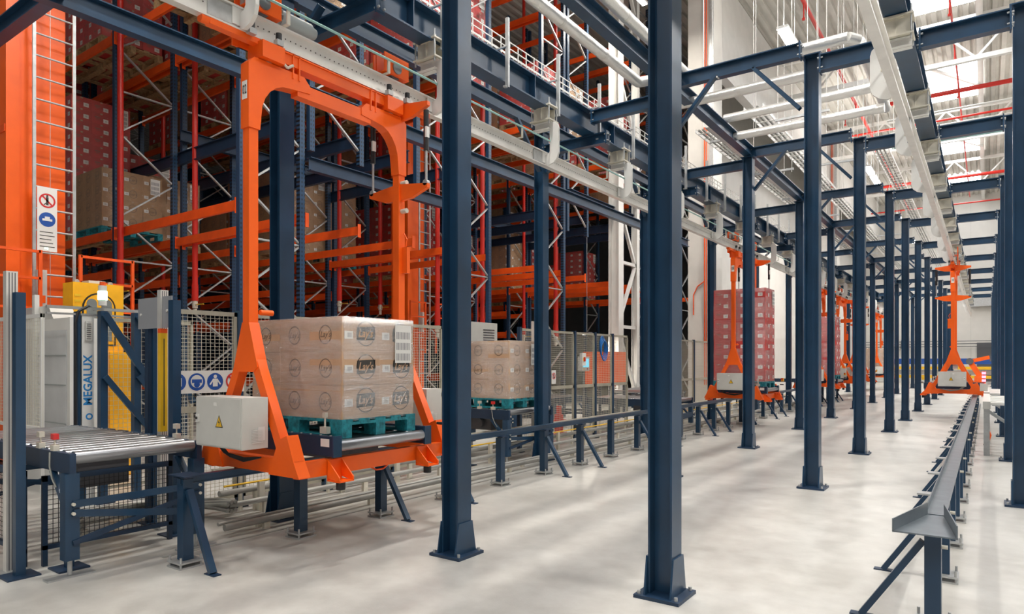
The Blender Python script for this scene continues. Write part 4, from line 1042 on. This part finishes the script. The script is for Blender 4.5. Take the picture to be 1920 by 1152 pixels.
for i, y in enumerate((32, 35.5, 47, 55)):
    rpipe('red sprinkler main crossing the hall under the roof, %s from the camera' % ORD[i], (-6.9, y, 12.3), (13.8, y, 12.3), .09 if i % 2 == 0 else .05, [(x, y, 12.3) for x in (-5, -2, 1)])
for i, (y, mt) in enumerate(((24.4, alu), (25.0, alu), (25.8, teal))):
    o = M().cyl((0, 0, 0), (10.0, 0, 0), .035, 10).build('service_pipe', mt, None, (-2.6, y, 9.2-.25*i)); tag(o, ['upper thin pale pipe crossing behind the right column row', 'lower thin pale pipe crossing behind the right column row', 'thin teal pipe crossing behind the right column row'][i], 'pipe', kind='thing')
    tag(o, group='thin pipes crossing the right side')

# ------------------------------------------------------------------ conduits and cables along the left track
def run(name, label, x, z, y0, y1, r, mt, cat='conduit', sup=None, group='conduits along the left track'):
    t = thing(name, label, cat, (x, y0, 0), 0, group)
    M().cyl((0, 0, z), (0, y1-y0, z), r, 10).build('tube_run', mt, t)
    if sup:
        n = min(24, int((y1-y0)/sup))
        sm_ = M().box(-.02, -.03, 0, .02, .03, z-r+.004).mesh('tube_support', cream)
        for k in range(n): inst(sm_, 'tube_support', t, (0, .4+k*sup, 0))
run('conduit_run', 'thick grey conduit lowest and nearest along the left track', -5.27, .085, 3.2, 26, .030, greyduct, sup=1.25)
run('conduit_run', 'thin grey conduit just behind the thick one', -5.37, .10, 3.2, 26, .016, greyduct, sup=1.4)
run('conduit_run', 'grey conduit behind on low supports', -5.86, .13, 3.6, 26, .028, greyduct, sup=1.3)
run('conduit_run', 'grey conduit farther back along the mesh fence foot', -6.02, .22, 3.6, 26, .030, greyduct, sup=1.1)
run('cable_run', 'yellow cable along the left track above the grey conduits', -5.94, .30, 3.6, 26, .010, yellow, 'cable', sup=1.9)
t = thing('conduit_rack', 'low pale rail beside the mesh fence with a row of small brackets', 'rail', (-6.14, 3.6, 0), 0)
M().box(-.02, 0, .40, .02, 22, .45).build('rail_bar', cream, t)
bm = M().box(-.015, -.015, 0, .015, .015, .40).mesh('rail_bracket', cream)
for k in range(20): inst(bm, 'rail_bracket', t, (0, .3+k*1.1, 0))
t = thing('cable_bundle', 'thick curved bundle of grey hoses on the floor behind the near conveyor', 'cable bundle', (-5.9, 2.9, 0))
for q in range(6):
    pts = []
    for k in range(15):
        a = -1.15+k*2.6/14; R = .62+.045*(q % 3); pts.append((.35-R*math.cos(a)*1.15-.18, .10+R*math.sin(a)-.05, .10+.045*(q//3)+.02*math.sin(k*.7+q)))
    M().tube(pts, .021, 8).build('hose', [greyduct, cable][q % 2], t)
m = M()
for (x, y) in ((-.62, .1), (-.3, -.45), (-.35, .6)): m.box(x-.05, y-.05, 0, x+.05, y+.05, .09)
m.build('bundle_foot', cream, t)
t = thing('floor_strap', 'narrow steel strip lying on the floor along the left track', 'strip', (-5.12, 2.6, 0)); M().box(-.015, 0, 0, .015, 22, .006).build('strip', greyduct, t)

# ------------------------------------------------------------------ signs and small equipment on the fences
t = thing('safety_sign_strip', 'white strip with four round safety signs on the left fence', 'sign', (-6.265, 3.22, 1.19))
m = M().box(0, 0, 0, .004, .80, .22)
for k, c_ in enumerate((0.10, .29, .48, .68)):
    m.m(1 if k < 3 else 2); disc(m, (.006, c_, .11), (0, 1, 0), (0, 0, 1), .085, 0 if k < 3 else .068)
    if k == 0: m.m(0); m.box(.007, c_-.04, .07, .009, c_+.04, .15); m.m(1); m.box(.0095, c_-.02, .07, .0105, c_+.02, .12)
    if k == 1: m.m(0); disc(m, (.008, c_, .115), (0, 1, 0), (0, 0, 1), .062); m.m(1); m.box(.009, c_-.05, .10, .0105, c_+.05, .135); disc(m, (.0095, c_, .085), (0, 1, 0), (0, 0, 1), .03)
    if k == 2: m.m(0); disc(m, (.008, c_, .16), (0, 1, 0), (0, 0, 1), .018); m.box(.007, c_-.025, .06, .0085, c_+.025, .138); m.bar((.008, c_-.02, .13), (.008, c_-.055, .08), .003, .014); m.bar((.008, c_+.02, .13), (.008, c_+.055, .08), .003, .014)
    if k == 3: m.bar((.008, c_-.055, .165), (.008, c_+.055, .055), .003, .016); m.m(3); m.box(.0065, c_-.03, .08, .0075, c_+.03, .10); m.box(.0065, c_-.006, .08, .0075, c_+.006, .15)
m.build('sign_face', [paper, blue_s, red_s, ink], t)
t = thing('no_entry_sign', 'small white notice with a red prohibition circle on the second fence', 'sign', (-6.26, 10.0, 1.10))
m = M().box(0, 0, 0, .004, .14, .24); m.m(1); disc(m, (.006, .07, .14), (0, 1, 0), (0, 0, 1), .058, .045); m.bar((.007, .03, .18), (.007, .11, .10), .002, .012); m.m(2); m.box(.0065, .055, .10, .0075, .085, .17); m.build('sign_face', [paper, red_s, ink], t)
t = thing('hose_coil', 'blue hose coiled and hung on the fence before the lattice column', 'hose', (-6.275, 11.9, 1.80))
for q in range(4):
    pts = [(.02+q*.016, .10*math.sin(a)*(1+.1*q), .20*math.cos(a)-.03*q) for a in [2*PI*i/18 for i in range(19)]]
    M().tube(pts, .011, 6).build('hose_loop', blues, t)
t = thing('touch_screen_terminal', 'control panel with a lit blue screen behind the second fence', 'control panel', (-6.9, 12.3, 0))
M().cyl((0, 0, 0), (0, 0, 1.35), .03, 10).build('panel_stand', dgrey, t); M().box(-.05, -.16, 1.30, .05, .16, 1.60).build('panel_housing', cabg, t); M().box(.051, -.12, 1.38, .056, .12, 1.56).build('screen', screenm, t)
m = M().box(.051, -.10, 1.32, .056, -.06, 1.35); m.m(1); m.cyl((.051, .05, 1.34), (.07, .05, 1.34), .018, 10); m.build('panel_button', [yellow, red_s], t)
t = thing('main_switch', 'white switch box with a yellow and red rotary switch on the fence', 'switch', (-6.26, 11.0, 1.42))
m = M().box(0, 0, 0, .06, .14, .24); m.m(1); disc(m, (.062, .07, .12), (0, 1, 0), (0, 0, 1), .045); m.m(2); m.box(.062, .055, .08, .085, .085, .16); m.build('switch_box', [paper, yellow, red_s], t)
t = thing('red_gear_motor', 'small red motor standing behind the second fence', 'motor', (-6.9, 11.3, 0))
m = M().box(-.12, -.12, 0, .12, .12, .1); m.cyl((0, 0, .1), (0, 0, .45), .09, 14); m.cyl((0, 0, .62), (0, 0, .45), .05, 12); m.cyl((-.1, 0, .3), (.16, 0, .3), .06, 12); m.build('motor_body', redp, t)
t = thing('box_machine', 'orange machine housing seen through the second fence', 'machine', (-8.2, 15.3, 0))
M().box(-.4, 0, .9, .4, .9, 1.75).build('machine_housing', orange, t); m = M()
for x in (-.36, .36):
    for y in (.05, .85): m.box(x-.03, y-.03, 0, x+.03, y+.03, .9)
m.build('machine_leg', navyd, t)
t = thing('grey_cabinet', 'pale grey louvred cabinet above the second conveyor pallet', 'cabinet', (-8.4, 9.6, 0))
M().box(0, 0, 0, .5, 1.0, 2.25).build('cabinet_body', cabg, t); m = M()
for k in range(5): m.box(.501, .55, 1.9+k*.05, .506, .9, 1.92+k*.05)
m.build('louvre', dgrey, t)
M().box(.501, .05, .1, .508, .48, 2.2).build('cabinet_door', cabg, t)
t = thing('floodlight', 'small bright work light hanging behind the blue hose', 'lamp', (-9.6, 17.3, 2.3))
M().box(-.12, -.12, 0, .12, .12, .06).build('housing', dgrey, t); M().box(-.1, -.1, -.02, .1, .1, -.001).build('diffuser', lampm, t); M().cyl((0, 0, .06), (0, 0, 11.7), .008, 6).build('hanging_wire', galv, t)
lp = bpy.data.lights.new('work_light', 'AREA'); lp.size = .25; lp.energy = 60; lp.color = (1, .93, .8); lo = bpy.data.objects.new('work_light', lp); C.objects.link(lo); lo.parent = t; lo.location = (0, 0, -.05)
# conveyors inside the fenced area
k1 = conveyor('inner roller conveyor along the second fence, nearer one', -7.3, -10.2, 10.2, 11.2, .72)
k1.location = (-8.6, 10.75, 0); k1.rotation_euler = (0, 0, -PI/2)
clone(k1, (-8.6, 16.8, 0), -PI/2, 'inner roller conveyor along the second fence, farther one')

# ------------------------------------------------------------------ right side frames, far end of the hall
def grey_table(label, y0, y1):
    t = thing('grey_conveyor', label, 'conveyor', (.0, y0, 0), 0, 'pale grey frames right of the guide trough'); L = y1-y0
    lg = M().box(-.04, -.04, 0, .04, .04, .74).mesh('leg', galv)
    for x in (.0, 1.5):
        for y in (.05, L-.05): inst(lg, 'leg', t, (x, y, 0))
    M().box(-.05, 0, .74, .05, L, .86).build('side_beam', cabg, t); M().box(1.45, 0, .74, 1.55, L, .86).build('side_beam', cabg, t)
    st = M().box(.05, -.09, .80, 1.45, .09, .84).mesh('cross_slat', white); n = int(L/.42)
    for k in range(n): inst(st, 'cross_slat', t, (0, .2+k*.42, 0))
    M().bar((.02, .1, .70), (.9, .1, .05), .04, .05, up=(0, 1, 0)).build('diagonal_strut', galv, t); M().bar((.02, .3, .70), (.9, .3, .05), .04, .05, up=(0, 1, 0)).build('diagonal_strut', galv, t)
grey_table('pale grey frame with flat slats right of the trough, nearer one', 13.0, 16.2)
grey_table('pale grey frame with flat slats right of the trough, farther one', 16.9, 19.9)
t = thing('red_signal', 'stack of glowing red signal lights beside the right carrier', 'signal light', (-.05, 17.6, .862))
m = M().box(-.07, -.07, 0, .07, .07, .16); m.build('signal_box', cabg, t); M().cyl((0, 0, .16), (0, 0, .42), .014, 8).build('stem', dgrey, t)
rl = M().cyl((0, 0, 0), (0, 0, .05), .035, 12).mesh('red_lens', redl)
for z in (.20, .28, .36): inst(rl, 'red_lens', t, (0, 0, z))
t = thing('orange_strap', 'orange strap loop lying beside the right guide trough', 'strap', (-.02, 14.6, 0))
m = M().tube([(0, 0, .01), (.05, .02, .08), (.08, .05, .18), (.05, .07, .26), (-.01, .06, .28)], .014, 6); m.build('strap_loop', orange, t); M().cyl((-.03, 0, .012), (.03, 0, .012), .012, 6).build('strap_hook', black, t)
# far end
t = thing('end_conveyor', 'yellow and blue conveyor line across the far end of the hall', 'conveyor', (-8.7, 54, 0))
M().box(0, 0, .35, 14, .25, .55).build('yellow_guard', yellow, t); M().box(0, .05, .95, 14, .3, 1.15).build('yellow_guard', yellow, t); M().box(0, .4, .6, 14, 1.4, .9).build('conveyor_bed', galv, t)
M().box(0, 1.5, 1.3, 11, 1.6, 1.7).build('blue_board', blue_s, t)
lg = M().box(-.05, -.05, 0, .05, .05, .6).mesh('leg', navyd)
for k in range(10): inst(lg, 'leg', t, (.3+k*1.5, .9, 0))
m = M()
for z in (2.6, 2.8, 3.0): m.box(-8.7, YF-.5, z, 13.9, YF-.46, z+.05)
t = thing('wall_pipework', 'dark pipes running along the far end wall', 'pipe', (0, 0, 0)); m.build('pipe_run', dgrey, t)
m = M()
for k in range(7): m.box(-8.5+k*3, YF-.47, 2.5, -8.45+k*3, YF-.001, 3.15)
m.build('pipe_bracket', dgrey, t)
tag(M().box(-.6, YF-.06, 0, 1.0, YF-.02, 2.9).build('door_1', dgrey), kind='structure')
tag(M().box(-1.0, YF-.5, 5.6, 14, YF-.1, 6.2).build('trim_1', galv), kind='structure')
t = thing('orange_robot', 'orange robot arm standing near the far end behind the right carrier', 'robot', (-.35, 50, 0))
M().cyl((0, 0, 0), (0, 0, .6), .32, 16, r2=.26).build('robot_base', orange, t); M().bar((0, 0, .6), (-.5, 0, 1.5), .3, .3, up=(0, 1, 0)).build('lower_arm', orange, t); M().bar((-.5, 0, 1.5), (.5, 0, 1.75), .22, .22).build('upper_arm', orange, t)
M().cyl((-.5, -.2, 1.5), (-.5, .2, 1.5), .2, 14).build('elbow_joint', dgrey, t); M().box(.5, -.12, 1.5, .65, .12, 1.85).build('gripper', dgrey, t)
for i, y in enumerate((46, 49)):
    fence('dark mesh fence near the far end of the aisle, %s one' % ('nearer' if i == 0 else 'farther'), -6.6, y, 2.6, 0, wm=wired, fm=navyd, group='dark fences near the far end', px_=.2, pz=.2)
for i, (x, y) in enumerate(((-6.9, 22.9), (-6.9, 24.4))):
    fence('dark mesh fence beside the concrete column, %s one' % ('nearer' if i == 0 else 'farther'), x, y, 1.4, 0, wm=wired, fm=navyd, group='dark fences beside the concrete column', px_=.06, pz=.06)
